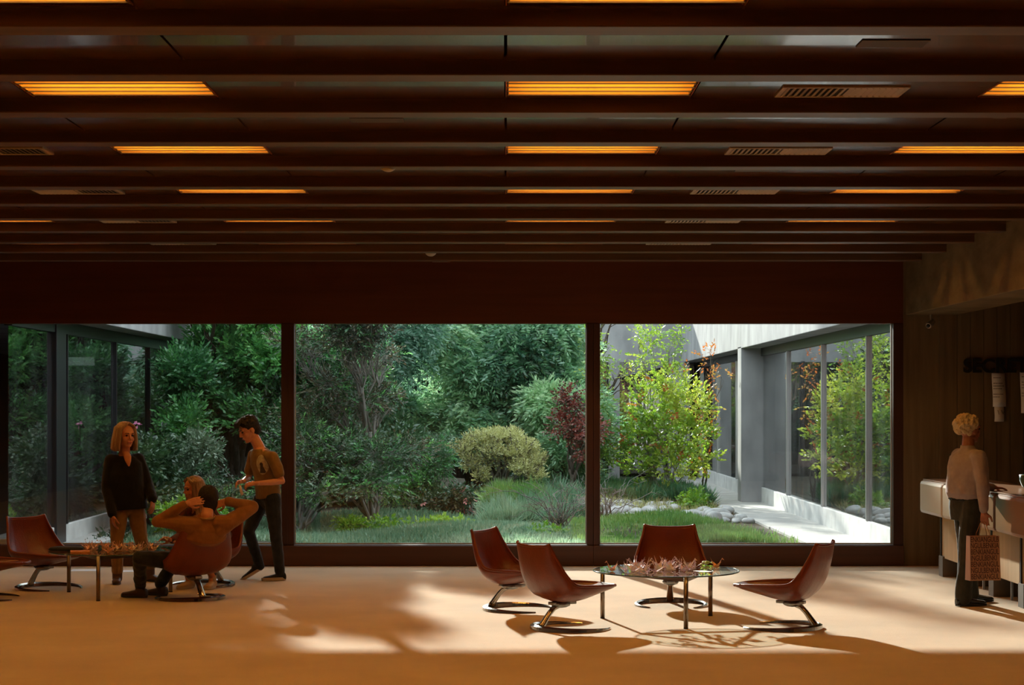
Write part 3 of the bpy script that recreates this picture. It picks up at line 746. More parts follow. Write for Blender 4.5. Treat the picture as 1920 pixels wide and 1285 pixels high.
def plant(name, base, label, cat, clumps, lm, n, k, SL, lw, seed, bark=None, r0=.09, grp=None, nb=None, extra=(), **kw):
    """trunk that forks to every clump, then ranked sprays"""
    bz = float(gz(base[0], base[1])); t = empty(name, (base[0], base[1], bz), 0, label, cat, grp)
    rr_ = random.Random(seed); bm = bmesh.new(); b0 = Vector((base[0], base[1], bz-.05))
    for c in clumps:
        m = b0.lerp(Vector(c[:3]), .45); m.x = base[0]+(c[0]-base[0])*.25; m.y = base[1]+(c[1]-base[1])*.25
        pts = twigs(bm, b0+Vector((rr_.gauss(0, r0*.5), rr_.gauss(0, r0*.5), 0)), m, r0, r0*.6, rr_, 0, 4)
        pts = twigs(bm, m, c[:3], r0*.6, r0*.2, rr_, .06, 5)
        for j in range(nb or 3):
            e = Vector(c[:3])+Vector((rr_.gauss(0, .5)*c[3], rr_.gauss(0, .5)*c[4], rr_.gauss(0, .5)*c[5])); twigs(bm, pts[rr_.randint(2, 4)], e, r0*.22, r0*.06, rr_, .03, 4, 5)
    stem_parts(t, bm, bark or M_bark)
    p, d, tt = sprays(clumps, n, k, SL, seed, **kw)
    leaf_mesh('foliage', p, d, lw[0], lw[1], t, LM[lm], seed, tint=tt)
    for i, (lm2, n2, nm2) in enumerate(extra):
        p, d, tt = sprays(clumps, n2, k, SL, seed+50+i, **kw)
        leaf_mesh(nm2, p, d, lw[0], lw[1], t, LM[lm2], seed+50+i, tint=tt)
    return t
def rc(n, x, y, z, r, seed, f=(1, 1, .7)):
    q = random.Random(seed); out = []
    for i in range(n):
        s = q.uniform(*r); out.append((q.uniform(*x), q.uniform(*y), q.uniform(*z), s*f[0], s*f[1], s*f[2]))
    return out
DK = []
# backdrop of dark evergreens in front of the far building
for i, (x, y, lm, lb, hi) in enumerate([(-4.3, 41.5, 'dark', 'dark evergreen at the back, left corner of the garden', 4.3), (-2.7, 42.3, 'bluish', 'blue green evergreen at the back, second from the left corner', 4.2),
        (-1.0, 41.8, 'dark', 'dark evergreen at the back behind the cypress', 4.2), (.35, 42.5, 'dark', 'dark evergreen at the back, nearest the right clearing', 3.6)]):
    plant('evergreen_tree', (x, y), lb, 'tree', rc(9, (x-.8, x+.8), (y-.6, y+.6), (.6, hi-.8), (.6, .9), 60+i), lm, 2600, 7, .34, (.15, .055), 70+i, grp='evergreens at the back of the garden', droop=.35)
# bright juniper behind the left window
plant('juniper_tree', (-4.3, 29.5), 'tall bright green juniper right of the left wing, behind the standing woman', 'tree',
      rc(24, (-4.75, -3.45), (28.4, 30.0), (1.5, 3.6), (.22, .42), 5, (1, 1, .85))+rc(9, (-4.9, -4.1), (28.6, 30.3), (3.9, 5.4), (.32, .5), 6)+rc(3, (-5.7, -4.9), (28.6, 30), (5.1, 6.0), (.3, .42), 7)+rc(9, (-5.05, -4.6), (27.7, 29), (.9, 2.45), (.24, .32), 9, (1, 1, 1)), 'juniper', 8200, 9, .19, (.085, .036), 8, droop=-.25, up=.15, r0=.08, nb=5)  # highest clumps sit above the view, added to dapple sun on the left floor
plant('juniper_tree', (-3.05, 28.8), 'loose juniper with bare twigs behind the boy in the t-shirt', 'tree',
      rc(15, (-3.7, -2.3), (28.2, 29.6), (1.5, 3.6), (.25, .48), 15, (1, 1, .7)), 'dark', 1700, 8, .20, (.075, .03), 18, bark=M_bark2, droop=-.1, up=.1, r0=.05, nb=16, extra=(('juniper', 1500, 'young_foliage'), ('frost', 300, 'silver_foliage')))
# dark sparse tree in the middle window
plant('pine_tree', (-1.95, 27.3), 'dark spreading pine full of bare branches in the left half of the middle window', 'tree',
      rc(17, (-3.1, -1.35), (26.5, 28.2), (.5, 3.2), (.28, .52), 25, (1.1, 1, .5)), 'olive', 1700, 8, .18, (.07, .022), 28, bark=M_bark2, droop=.0, r0=.036, nb=34, extra=(('dark', 1500, 'dark_foliage'), ('juniper', 260, 'green_foliage')))
plant('pine_tree', (-2.9, 26.3), 'low dark shrubby pine with twigs, left foot of the middle window', 'tree',
      rc(12, (-4.4, -1.7), (25.8, 27.0), (.35, 1.3), (.28, .45), 35, (1.2, 1, .6)), 'dark', 1500, 8, .15, (.06, .022), 38, bark=M_bark2, droop=.0, r0=.028, nb=34, extra=(('frost', 260, 'silver_foliage'), ('juniper', 500, 'green_foliage')))
# hinoki cypress with fans
plant('cypress_tree', (-.55, 36.2), 'large soft green cypress with drooping fans filling the middle window', 'tree',
      rc(20, (-2.2, 1.15), (34.8, 36.8), (1.6, 4.2), (.38, .66), 45, (1.05, 1, .62))+rc(7, (-2.2, .9), (34.8, 36), (1.1, 1.9), (.35, .5), 46, (1.1, 1, .6)), 'cypress', 5200, 13, .40, (.125, .040), 48, droop=.38, side=1.1, r0=.13, nb=4, extra=(('bluish', 2800, 'bluish_foliage'),))  # blue-green sprays mixed through the same clumps
plant('cypress_tree', (-.3, 37.2), 'unseen cypress crown added above the view to dapple the sun on the floor', 'tree',
      rc(15, (-1.7, 1.2), (36.6, 37.8), (5.2, 8.0), (.28, .5), 47, (1, 1, .6)), 'cypress', 1100, 9, .34, (.12, .045), 49, droop=.3, side=1.0, r0=.12, nb=4)  # crown out of view, added to break up sunlight on the right of the floor
plant('cypress_tree', (-2.6, 34.0), 'blue green cypress between the dark pine and the large cypress', 'tree',
      rc(11, (-3.3, -1.7), (33.2, 34.6), (1.7, 4.0), (.4, .6), 52, (1, 1, .7)), 'bluish', 3000, 11, .34, (.11, .036), 53, droop=.42, side=1.0, r0=.1)
plant('cypress_tree', (.95, 34.2), 'lower green cypress with sweeping branches at the right of the middle window', 'tree',
      rc(10, (.55, 1.45), (33.5, 34.8), (.75, 2.1), (.28, .45), 55, (1.1, 1, .6)), 'cypress', 2200, 12, .34, (.11, .036), 56, droop=.3, side=1.1, r0=.07)
# red maple, bare tree
plant('maple_tree', (1.15, 32.3), 'thin red leaved maple beside the right post of the middle window', 'tree',
      rc(9, (.95, 1.5), (31.8, 32.8), (.9, 2.0), (.15, .28), 58, (1, 1, .8)), 'red', 700, 5, .12, (.05, .035), 59, droop=.1, r0=.03, nb=6, extra=(('olive', 300, 'brown_foliage'),))
plant('bare_tree', (1.35, 38.0), 'thin bare branched tree above the red maple', 'tree',
      rc(12, (.2, 2.4), (37.4, 38.6), (2.3, 4.0), (.3, .5), 61), 'yellow', 260, 4, .12, (.06, .04), 62, r0=.075, nb=11, bark=M_bark)
# clipped cushion shrub
cl = [(-.74, 31, 1.03, .22, .35, .10), (-.46, 31.2, 1.20, .20, .35, .09), (-.18, 31, 1.24, .20, .4, .09), (.10, 31.2, 1.24, .20, .4, .09), (.34, 31, 1.08, .20, .35, .10), (.50, 30.9, .86, .17, .3, .09),
      (.14, 30.8, .98, .20, .3, .09), (-.22, 30.7, 1.02, .18, .3, .08), (.26, 30.6, .74, .18, .3, .09), (.50, 30.7, .62, .14, .3, .08), (-.60, 30.7, .80, .12, .25, .10), (-.40, 30.7, .60, .13, .25, .09)]
cl += [(-.1, 31.1, .82, .42, .3, .16, .25), (-.35, 31.1, .95, .3, .3, .14, .25), (.2, 31.1, .92, .3, .3, .14, .25)]
plant('cloud_pruned_shrub', (-.1, 31.1), 'pale yellow green cloud pruned shrub with grey stems in the middle window', 'shrub', cl, 'cushion', 2500, 6, .075, (.042, .02), 64, bark=M_bark2, r0=.03, nb=9, shell=.3, droop=-.5, up=.25, extra=(('olive', 500, 'grey_foliage'),))
# silver shrub, rhododendrons
plant('silver_shrub', (-4.55, 26.8), 'grey green silvery shrub with a pink flower beside the standing woman', 'shrub', rc(8, (-4.85, -4.35), (26.3, 27.4), (.4, 1.25), (.2, .32), 66, (1, 1, .8)), 'frost', 1500, 7, .15, (.06, .026), 67, r0=.03)
plant('conifer_shrub', (-1.35, 29.6), 'small silver tipped conifer left of the cloud pruned shrub', 'shrub', rc(8, (-1.7, -1.05), (29.3, 29.9), (.3, 1.15), (.16, .26), 68, (1, 1, .9)), 'frost', 900, 7, .12, (.05, .018), 69, r0=.025, up=.3, extra=(('juniper', 900, 'green_foliage'),))
plant('rhododendron', (-4.85, 25.6), 'dark green glossy hedge bush between the left wing and the silver shrub', 'shrub', rc(12, (-5.0, -4.7), (24.9, 26.4), (.3, 1.25), (.2, .3), 75, (1, 1.2, .9)), 'dark', 1500, 6, .13, (.085, .038), 76, r0=.03)
plant('rhododendron', (-5.0, 24.4), 'dark rhododendron hedge at the kerb of the left wing', 'shrub', rc(9, (-5.2, -4.95), (23.6, 25.2), (-.2, .0), (.12, .16), 70, (1, 1.4, .8)), 'dark', 500, 6, .12, (.08, .035), 71, r0=.02)
for i, (x0, x1, y0, y1, zz, lb) in enumerate([(-4.7, -3.4, 31.5, 33, 1.3, 'dark rhododendron mound far left in the garden'), (-3.6, -1.9, 30.5, 31.8, 1.2, 'dark rhododendron mound behind the bare pine'),
        (.5, 1.7, 37.0, 39, .8, 'dark low shrub mound behind the grasses at the clearing'), (-5.0, -3.8, 35, 37, 2.2, 'tall dark shrub against the left wing')]):
    plant('rhododendron', ((x0+x1)/2, (y0+y1)/2), lb, 'shrub', rc(9, (x0, x1), (y0, y1), (.3, zz), (.4, .6), 80+i), 'dark', 1500, 7, .24, (.12, .05), 90+i, r0=.04, droop=.1)
# yellow green shrub behind the right window
cl = [(3.0, 34, 2.15, .34, .4, .34), (2.62, 34, 1.75, .42, .5, .40), (3.3, 34, 1.75, .42, .5, .38), (2.9, 33.8, 1.25, .55, .5, .40), (3.45, 34, 1.3, .38, .4, .34), (2.45, 34, 1.15, .38, .4, .34),
      (3.0, 33.7, .72, .55, .5, .34), (2.4, 34, .62, .25, .3, .26), (3.6, 33.9, .8, .22, .3, .22), (2.05, 34, .95, .3, .3, .14), (1.85, 34.2, .85, .26, .3, .10)]
sh = plant('yellow_shrub', (2.95, 34), 'large yellow green multi-stemmed shrub behind the right window', 'shrub', cl, 'yellow', 760, 7, .20, (.085, .048), 101, bark=M_bark2, r0=.022, nb=9, droop=-.15, up=.2, shell=.4, extra=(('autumn', 60, 'orange_leaves'), ('lime', 160, 'green_foliage')))
cl = [(2.55, 34.1, 2.6, .16, .2, .30), (2.72, 34.1, 3.0, .13, .2, .22), (3.08, 34.1, 2.75, .12, .15, .35), (3.12, 34.1, 3.1, .12, .15, .2), (2.45, 34.1, 3.05, .18, .15, .12), (2.3, 34.1, 2.3, .15, .15, .12)]
plant('tall_sapling', (2.7, 34.3), 'thin upright yellow green saplings rising above the large shrub', 'tree', cl, 'yellow', 190, 6, .2, (.068, .034), 104, bark=M_bark2, r0=.02, nb=4, up=.4)
cl = [(3.72, 34.2, 2.2, .2, .2, .25), (3.75, 34.2, 2.65, .22, .2, .22), (3.95, 34.2, 2.3, .2, .2, .2), (3.72, 34.2, 1.7, .2, .2, .2)]
plant('tall_sapling', (3.66, 34.5), 'thin sapling with orange autumn leaves beside the concrete pillar', 'tree', cl, 'autumn', 46, 5, .18, (.07, .036), 106, bark=M_bark, r0=.018, nb=5, up=.3)
cl = [(1.62, 33.5, 2.4, .22, .2, .3), (1.7, 33.6, 1.9, .25, .2, .3), (1.66, 33.5, 1.3, .28, .3, .35), (1.75, 33.5, .9, .25, .2, .22), (1.55, 33.5, 3.0, .2, .2, .2)]
plant('tall_sapling', (1.55, 33.8), 'yellow green sapling beside the left post of the right window', 'tree', cl, 'yellow', 330, 6, .18, (.062, .03), 108, bark=M_bark2, r0=.02, nb=6, up=.2)
cl = [(4.2, 23.0, 9, .1, .1, .1)]
plant('lime_shrub', (3.25, 31.6), 'small bright green bush beside the river stones', 'shrub', rc(7, (3.0, 3.5), (31.3, 31.9), (.05, .18), (.13, .2), 110), 'lime', 420, 6, .11, (.055, .035), 111, r0=.012, up=.2)
plant('lime_shrub', (-4.05, 24.6), 'bright lime green bush behind the seated group', 'shrub', rc(9, (-4.6, -3.55), (24.3, 25.0), (.1, .5), (.12, .2), 112), 'lime', 650, 6, .10, (.05, .032), 113, r0=.012, up=.2)
plant('lime_shrub', (-1.7, 26.0), 'low lime green plants at the foot of the dark pine', 'shrub', rc(8, (-2.3, -1.3), (25.8, 26.2), (.02, .12), (.1, .16), 114, (1.3, 1, .6)), 'lime', 300, 6, .09, (.05, .03), 115, r0=.01, up=.2)
plant('lime_shrub', (-.85, 26.4), 'low lime green plants right of the dark pine', 'shrub', rc(8, (-1.3, -.4), (26.2, 26.7), (.02, .14), (.1, .15), 116, (1.3, 1, .6)), 'lime', 300, 6, .09, (.05, .03), 117, r0=.01, up=.2)
plant('lime_shrub', (.75, 24.9), 'scattered lime green seedlings at the foot of the middle window, right end', 'shrub', rc(9, (.1, 1.0), (24.5, 25.3), (.02, .10), (.06, .11), 121, (1.3, 1, .6)), 'lime', 170, 5, .08, (.05, .03), 122, r0=.008, up=.2)
plant('azalea', (-.95, 29.3), 'azalea with salmon pink flowers left of the tall grass', 'shrub', rc(9, (-1.4, -.45), (29.0, 29.6), (.15, .42), (.16, .24), 118), 'dark', 600, 6, .12, (.06, .03), 119, r0=.014, extra=(('salmon', 36, 'flowers'),))
def flower(x, y, z, lb):
    p = np.array([[x, y, z]]*9)+np.random.RandomState(int(abs(x*100))).normal(0, .012, (9, 3)); d = np.random.RandomState(3).normal(size=(9, 3)); d[:, 1] -= .5
    t = empty('pink_flower', (x, y, z), 0, lb, 'flower', 'pink flowers'); leaf_mesh('petals', p, d, .07, .05, t, LM['pink'], 1)
    bm = bmesh.new(); tube(bm, [(0, 0, 0), (.02, .1, -.3)], .005, 5); obj('stem', bm, M_bark, t)
for px, py, Y, lb in ((257, 795, 26.0, 'magenta flower just right of the standing woman head'),):
    q = P(px, py, Y); flower(q.x, q.y, q.z, lb)
# grasses
def blades(name, n, xr, yr, h, w_, mat, lb, seed, lean=.5, mask=None, tuft=None):
    rs = np.random.RandomState(seed)
    if tuft is not None:
        c = tuft[rs.randint(0, len(tuft), n)]; x = c[:, 0]+rs.normal(0, .05, n)*c[:, 2]; y = c[:, 1]+rs.normal(0, .05, n)*c[:, 2]; hh = h*c[:, 2]
    else:
        x = rs.uniform(*xr, n); y = rs.uniform(*yr, n); hh = h*np.ones(n)
    if mask is not None:
        k = mask(x, y, rs); x, y, hh = x[k], y[k], hh[k]
    n = len(x); z = gz(x, y)-.01
    a = rs.uniform(0, 2*PI, n); l = np.abs(rs.normal(0, lean, n)); d = np.stack([np.cos(a)*l, np.sin(a)*l, np.ones(n)], 1)
    p = np.stack([x, y, z], 1)
    o = leaf_mesh(name, p, d, hh, w_, None, mat, seed, curl=.3)
    return tag(o, lb, 'grass', kind='stuff')
rs_ = np.random.RandomState(9)
edge = lambda x, y, rs: (np.sin(x*3)+np.sin(y*2.1+x))*.3+rs.uniform(0, 1, len(x)) > .35
blades('lawn_grass', 30000, (.9, 3.75), (23.6, 27.6), .14, .016, LM['grass'], 'bright green grass at the foot of the right window', 201, mask=lambda x, y, rs: (x < 3.8-.25*(y-23.4)+rs.normal(0, .2, len(x))) & edge(x, y, rs) & (rs.uniform(0, 1, len(x)) < .75))
blades('ground_cover', 36000, (-5.0, 1.0), (22.8, 28.5), .11, .018, LM['cool'], 'grey green ground cover at the foot of the middle window', 202, lean=1.0)
tf = np.stack([rs_.uniform(-.35, 1.25, 46), rs_.uniform(27.5, 31.0, 46), rs_.uniform(.7, 1.25, 46)], 1)
blades('tall_grass', 12000, None, None, .36, .016, LM['cool'], 'tall arching grass clumps right of the azalea', 203, lean=.9, tuft=tf)
tf = np.stack([rs_.uniform(-.2, .5, 12), rs_.uniform(29.0, 30.2, 12), rs_.uniform(.9, 1.25, 12)], 1)
blades('tall_grass', 4500, None, None, .42, .018, LM['grass'], 'brighter green grass clump under the cloud pruned shrub', 204, lean=.9, tuft=tf)
tf = np.stack([rs_.uniform(1.3, 3.7, 90), rs_.uniform(32.4, 36.0, 90), rs_.uniform(.8, 1.2, 90)], 1); tf = tf[tf[:, 0] < 3.75-.12*(tf[:, 1]-32.4)]
blades('mondo_grass', 26000, None, None, .34, .017, LM['dkgrass'], 'dark green mounded grass under the yellow green shrub', 205, lean=.8, tuft=tf)
blades('dry_grass', 5000, (1.0, 3.6), (30.5, 33.0), .18, .012, LM['cushion'], 'thin dry grass among the river stones', 206, lean=.7, mask=lambda x, y, rs: rs.uniform(0, 1, len(x)) < .4)
# bare twiggy little shrubs
for i, (x, y, h, lb) in enumerate([(.75, 26.0, .75, 'leafless twiggy bush in front of the right end of the middle window'), (1.45, 27.5, .6, 'arching bare twigs behind the left corner of the right window')]):
    bz = float(gz(x, y)); q = random.Random(300+i); bm = bmesh.new()
    for j in range(34):
        e = (x+q.gauss(0, .38), y+q.gauss(0, .3), bz+h*q.uniform(.35, 1)); pts = twigs(bm, (x+q.gauss(0, .05), y+q.gauss(0, .05), bz), e, .008, .003, q, .12, 5, 4, .08)
        twigs(bm, pts[3], Vector(e)+Vector((q.gauss(0, .2), q.gauss(0, .2), q.gauss(0, .15))), .004, .002, q, .05, 4, 4, .08)
    tag(obj('twig_bush', bm, M_bark2, smooth=True), lb, 'shrub')
# stones
q = random.Random(77); sp_ = []
def stone(x, y, r, lab, grp='river stones'):
    bm = bmesh.new(); bmesh.ops.create_icosphere(bm, subdivisions=3, radius=1)
    ax = (q.uniform(.85, 1.25), q.uniform(.75, 1.1), q.uniform(.5, .8)); ph = [q.uniform(0, 6) for _ in range(6)]
    for v in bm.verts:
        c = v.co.copy(); k = 1+.10*math.sin(c.x*2.3+ph[0])+.08*math.sin(c.y*3+ph[1])+.06*math.sin(c.z*4+ph[2]+c.x*2)
        v.co = Vector((c.x*ax[0], c.y*ax[1], c.z*ax[2]))*k*r
    o = obj('river_stone', bm, M_stone, smooth=True, loc=(x, y, float(gz(x, y))+r*ax[2]*.55)); o.rotation_euler = (0, 0, q.uniform(0, 6)); return tag(o, lab, 'stone', grp)
stone(3.32, 29.35, .20, 'largest pale stone at the right end of the stone bed by the path'); sp_.append((3.32, 29.35, .20))
stone(2.88, 28.9, .17, 'rounded white stone left of the largest stone by the path'); sp_.append((2.88, 28.9, .17))
n_ = 0
for _ in range(4000):
    if n_ >= 120: break
    y = q.uniform(28.2, 32.3); x = q.uniform(1.15, 3.75-.05*(y-28)); r = q.uniform(.06, .15)
    if x > 2.9 and y > 30.8: continue
    if any((x-a_)**2+(y-b_)**2 < (r*1.1+c_*1.1)**2 for a_, b_, c_ in sp_): continue
    sp_.append((x, y, r)); n_ += 1
    stone(x, y, r, 'pale grey river stone in the stone bed between lawn and dark grass')
# ------------------------------------------------------------------ people
UP = Vector((0, 0, 1))
def fab(name, c, c2=None, rough=.9, sc_=(14, 14, 14), bump=.5, bs=(16, 16, 10), ramp=(.35, .65)):
    return pbr(name, c, rough, col2=c2 or tuple(x*1.25 for x in c), nscale=sc_, bump=bump, bscale=bs, spec=.15, sheen=.15, ramp=ramp)
def rotm(x, y, z): return Matrix(((x[0], y[0], z[0], 0), (x[1], y[1], z[1], 0), (x[2], y[2], z[2], 0), (0, 0, 0, 1)))
def hframe(f, up=UP):
    f = Vector(f).normalized(); r = f.cross(Vector(up)).normalized(); u = r.cross(f).normalized(); return f, r, u
def add_head(bm, c, f, up=UP, s=1.0):
    f, r, u = hframe(f, up); M = rotm(r, f, u); q = lambda x, y, z: c+(r*x+f*y+u*z)*s
    ball(bm, q(0, -.012, .030), (.075*s, .094*s, .092*s), 3, M); ball(bm, q(0, .018, -.035), (.056*s, .066*s, .078*s), 3, M)
    ball(bm, q(0, .060, -.088), (.022*s, .020*s, .018*s), 2, M)
    for k_ in (1, -1):
        ball(bm, q(.034*k_, .050, -.028), (.024*s, .026*s, .026*s), 2, M)
        ball(bm, q(.074*k_, -.008, -.008), (.010*s, .020*s, .031*s), 2, M)
        capsule(bm, q(.012*k_, .083, .028), .010*s, q(.042*k_, .070, .026), .010*s)
        capsule(bm, q(.045*k_, .0, -.06), .018*s, q(.016*k_, .052, -.085), .016*s)
    capsule(bm, q(0, .082, .018), .008*s, q(0, .100, -.020), .0115*s); ball(bm, q(0, .088, -.026), (.017*s, .010*s, .009*s), 2, M)
    capsule(bm, q(-.016, .080, -.050), .0085*s, q(.016, .080, -.050), .0085*s); capsule(bm, q(-.014, .076, -.061), .009*s, q(.014, .076, -.061), .009*s)
    return q, (f, r, u, M)
def face_parts(par, q, s=1.0):
    for k_ in (1, -1):
        bm = bmesh.new(); ball(bm, q(.030*k_, .0745, .009), .0105*s, 2); obj('eye', bm, M_eye, par, smooth=True)
        bm = bmesh.new(); capsule(bm, q(.017*k_, .093, .030), .004*s, q(.046*k_, .079, .031), .003*s, 8); obj('eyebrow', bm, M_brow, par, smooth=True)
    bm = bmesh.new(); capsule(bm, q(-.018, .0855, -.054), .0055*s, q(.018, .0855, -.054), .0055*s, 8); obj('lips', bm, M_lips, par, smooth=True)
M_brow = pbr('eyebrow_hair', (.05, .025, .012), .9)
def add_hand(bm, wrist, d, pn, thumb, curl=.35, s=1.0, spread=.04):
    """thumb: +1/-1 side of d x pn on which the thumb leaves"""
    d = Vector(d).normalized(); pn = Vector(pn); pn = (pn-d*pn.dot(d)).normalized(); ac = d.cross(pn).normalized(); w0 = Vector(wrist)
    capsule(bm, w0-d*.02, .024*s, w0+d*.02*s, .022*s)
    off = (.030, .011, -.009, -.028); ln = (.072, .080, .075, .058)
    for i in range(4):
        o_ = ac*off[i]*thumb*s; kn = w0+d*(.088-.004*abs(i-1))*s+o_
        capsule(bm, w0+d*.012*s+o_*.55, .0145*s, kn, .0108*s)
        p = kn; dirv = (d+ac*thumb*spread*(1.5-i)).normalized()
        for j, (fl, rr_) in enumerate(zip((.45, .32, .23), (.0090, .0082, .0072))):
            a_ = curl*(.8+.5*j+.12*i); dirv = (dirv*math.cos(a_)+pn*math.sin(a_)).normalized(); p2 = p+dirv*ln[i]*fl*s
            capsule(bm, p, rr_*s, p2, rr_*.93*s, 10); p = p2
            pn2 = pn
    t0 = w0+d*.025*s+ac*thumb*.022*s; t1 = t0+(d*.6+ac*thumb*.75+pn*.3).normalized()*.042*s
    t2 = t1+(d*.85+ac*thumb*.25+pn*(.25+curl*.5)).normalized()*.032*s; t3 = t2+(d*.85-ac*thumb*.1+pn*(.3+curl)).normalized()*.026*s
    chain(bm, [t0, t1, t2, t3], [.016*s, .0115*s, .0098*s, .0085*s])
def spine(pts, prof, side0, side1, fr=None):
    """pts pelvis..neck; prof: (t, a, b)"""
    out = []; L = [(Vector(pts[i+1])-Vector(pts[i])).length for i in range(len(pts)-1)]; T = sum(L)
    for t, a_, b_ in prof:
        if t < 0: c = Vector(pts[0])+(Vector(pts[0])-Vector(pts[1])).normalized()*(-t)*T
        else:
            q = t*T; i = 0
            while i < len(L)-1 and q > L[i]: q -= L[i]; i += 1
            c = Vector(pts[i]).lerp(Vector(pts[i+1]), q/L[i])
        s = Vector(side0).lerp(Vector(side1), max(0, min(1, t))).normalized()
        ax = (Vector(pts[-1])-Vector(pts[0])).normalized(); s = (s-ax*s.dot(ax)).normalized(); out.append((c, s, a_, ax.cross(s), b_))
    return out
def add_shoe(bm, heel, d, L=.26, w_=.046, h=.075, up=UP):
    d = Vector(d).normalized(); s = d.cross(Vector(up)).normalized(); u = s.cross(d).normalized(); rg = []
    for t, a_, hh in ((0, .55, .7), (.04, .72, .95), (.2, .78, 1.0), (.45, .85, .78), (.7, 1.0, .60), (.9, .85, .50), (.98, .5, .36)):
        rg.append((Vector(heel)+d*L*t+u*(h*hh*.5+.004), s, w_*a_, u, h*hh*.5))
    loft(bm, rg, 16, 2.6)
def sole_mesh(heel, d, L=.27, w_=.049, up=UP, th=.022):
    bm = bmesh.new(); d = Vector(d).normalized(); s = d.cross(Vector(up)).normalized(); u = s.cross(d).normalized(); a = []; b = []; n = 28
    for i in range(n):
        t = 2*PI*i/n; x = math.cos(t); y = math.sin(t); ww = w_*(.86+.16*x)
        p = Vector(heel)+d*(L*.5-.006+x*L*.5)+s*y*ww; a.append(bm.verts.new(p+u*.001)); b.append(bm.verts.new(p+u*th))
    for i in range(n): bm.faces.new((a[i], a[(i+1) % n], b[(i+1) % n], b[i]))
    bm.faces.new(a[::-1]); bm.faces.new(b); return bm
M_soleW = pbr('shoe_sole', (.42, .36, .30), .8); M_soleB = pbr('dark_sole', (.02, .018, .016), .7)
def person(lab, J, sk, body_extra=None):
    """J: joints; returns body object"""
    bm = bmesh.new()
    q, fr = add_head(bm, J['head'], J['f'], J.get('up', UP), J.get('hs', 1.0))
    capsule(bm, J['neck'], .058, J['head']-fr[2]*.055-fr[0]*.015, .052)
    loft(bm, spine([J['pelvis'], J['chest'], J['neck']], [(-.08, .13, .09), (.1, .15, .10), (.35, .125, .085), (.65, .15, .10), (.88, .14, .08), (1.0, .06, .055)], J['sp'], J['sc']), 20)
    ss = J.get('as', 1.0)
    for k_ in 'lr':
        S, E, W = J[k_+'S'], J[k_+'E'], J[k_+'W']
        capsule(bm, J['neck'].lerp(S, .35)-UP*.03, .05, S, .048*ss); chain(bm, [S, S.lerp(E, .4), E, E.lerp(W, .35), W], [.047*ss, .043*ss, .034*ss, .036*ss, .024*ss])
        add_hand(bm, W, *J[k_+'hand'])
        H, K, A = J[k_+'H'], J[k_+'K'], J[k_+'A']
        chain(bm, [H, H.lerp(K, .5), K, K.lerp(A, .3), A], [.078, .066, .048, .050, .034])
        capsule(bm, A, .030, A+Vector(J[k_+'foot']).normalized()*.015-UP*.03, .026)
    o = remeshed('person', bm, sk, None, .0052, 2); tag(o, lab, 'person')
    face_parts(o, q, J.get('hs', 1.0)); return o, q, fr
def sleeve(bm, pts, rs, n=1):
    chain(bm, pts, rs)
SKIRT = None
# --- woman in black
J = dict(head=P(236, 818, 18.42), hs=1.05, f=(.62, -.78, -.04), neck=P(233, 853, 18.5), chest=P(233, 885, 18.5), pelvis=P(238, 948, 18.5), sp=(.93, .36, 0), sc=(.93, .36, 0),
    rS=P(208, 864, 18.44), lS=P(259, 862, 18.58), rE=P(201, 917, 18.42), rW=P(211, 966, 18.32), lE=P(277, 909, 18.6), lW=P(286, 937, 18.45),
    rH=P(224, 950, 18.47), lH=P(254, 948, 18.55), rK=P(220, 1012, 18.40), rA=P(220, 1074, 18.50), lK=P(264, 1010, 18.50), lA=P(281, 1066, 18.72),
    rfoot=(.12, -1, 0), lfoot=(.85, -.5, 0), rhand=((.15, -.1, -1), (.6, .3, .1), 1, .30, .95), lhand=((.02, -.2, -1), (-.7, .3, 0), 1, .35, .95))
W, q, fr = person('standing woman in a black sweater and tan trousers with shoulder-length blond hair', J, M_skin)
M_blk = fab('black_knit', (.006, .006, .007), (.010, .009, .010)); M_tan = fab('tan_trousers', (.22, .125, .05), (.27, .16, .07)); M_brownboot = pbr('brown_boot', (.07, .03, .016), .6, bump=.2)
bm = bmesh.new()
loft(bm, spine([J['pelvis'], J['chest'], J['neck']], [(-.08, .205, .135), (.1, .20, .135), (.3, .18, .128), (.6, .185, .13), (.82, .175, .105), (.93, .12, .075), (.985, .072, .06)], J['sp'], J['sc']), 28)
for k_ in 'lr':
    S, E, Wr = J[k_+'S'], J[k_+'E'], J[k_+'W']; chain(bm, [J['neck'].lerp(S, .55)-UP*.025, S, S.lerp(E, .5), E, Wr+(E-Wr)*.05], [.060, .066, .066, .058, .048])
s_ = remeshed('sweater', bm, M_blk, W, .008, 5, .004, 9, 1)
n_, r_, u_ = fr[0], fr[1], fr[2]
bm = bmesh.new()                                   # skin at the V neckline
v0 = J['neck']+Vector((.05, -.095, -.012)); loft(bm, [(v0+Vector((-.03, .035, .045)), Vector((1, 0, 0)), .035, Vector((0, 1, 0)), .022), (v0+Vector((0, 0, 0)), Vector((1, 0, 0)), .040, Vector((0, 1, 0)), .018), (v0+Vector((.012, -.022, -.05)), Vector((1, 0, 0)), .03, Vector((0, 1, 0)), .018), (v0+Vector((.022, -.03, -.10)), Vector((1, 0, 0)), .006, Vector((0, 1, 0)), .012)], 12)
remeshed('neckline_skin', bm, M_skin, W, .005, 2)
bm = bmesh.new()
for k_ in 'lr':
    H, K, A = J[k_+'H'], J[k_+'K'], J[k_+'A']; chain(bm, [H, H.lerp(K, .5), K, K.lerp(A, .4), A+UP*.02], [.092, .085, .066, .064, .058])
capsule(bm, J['lH'], .10, J['rH'], .10); remeshed('trousers', bm, M_tan, W, .008, 4, .004, 14, 2)
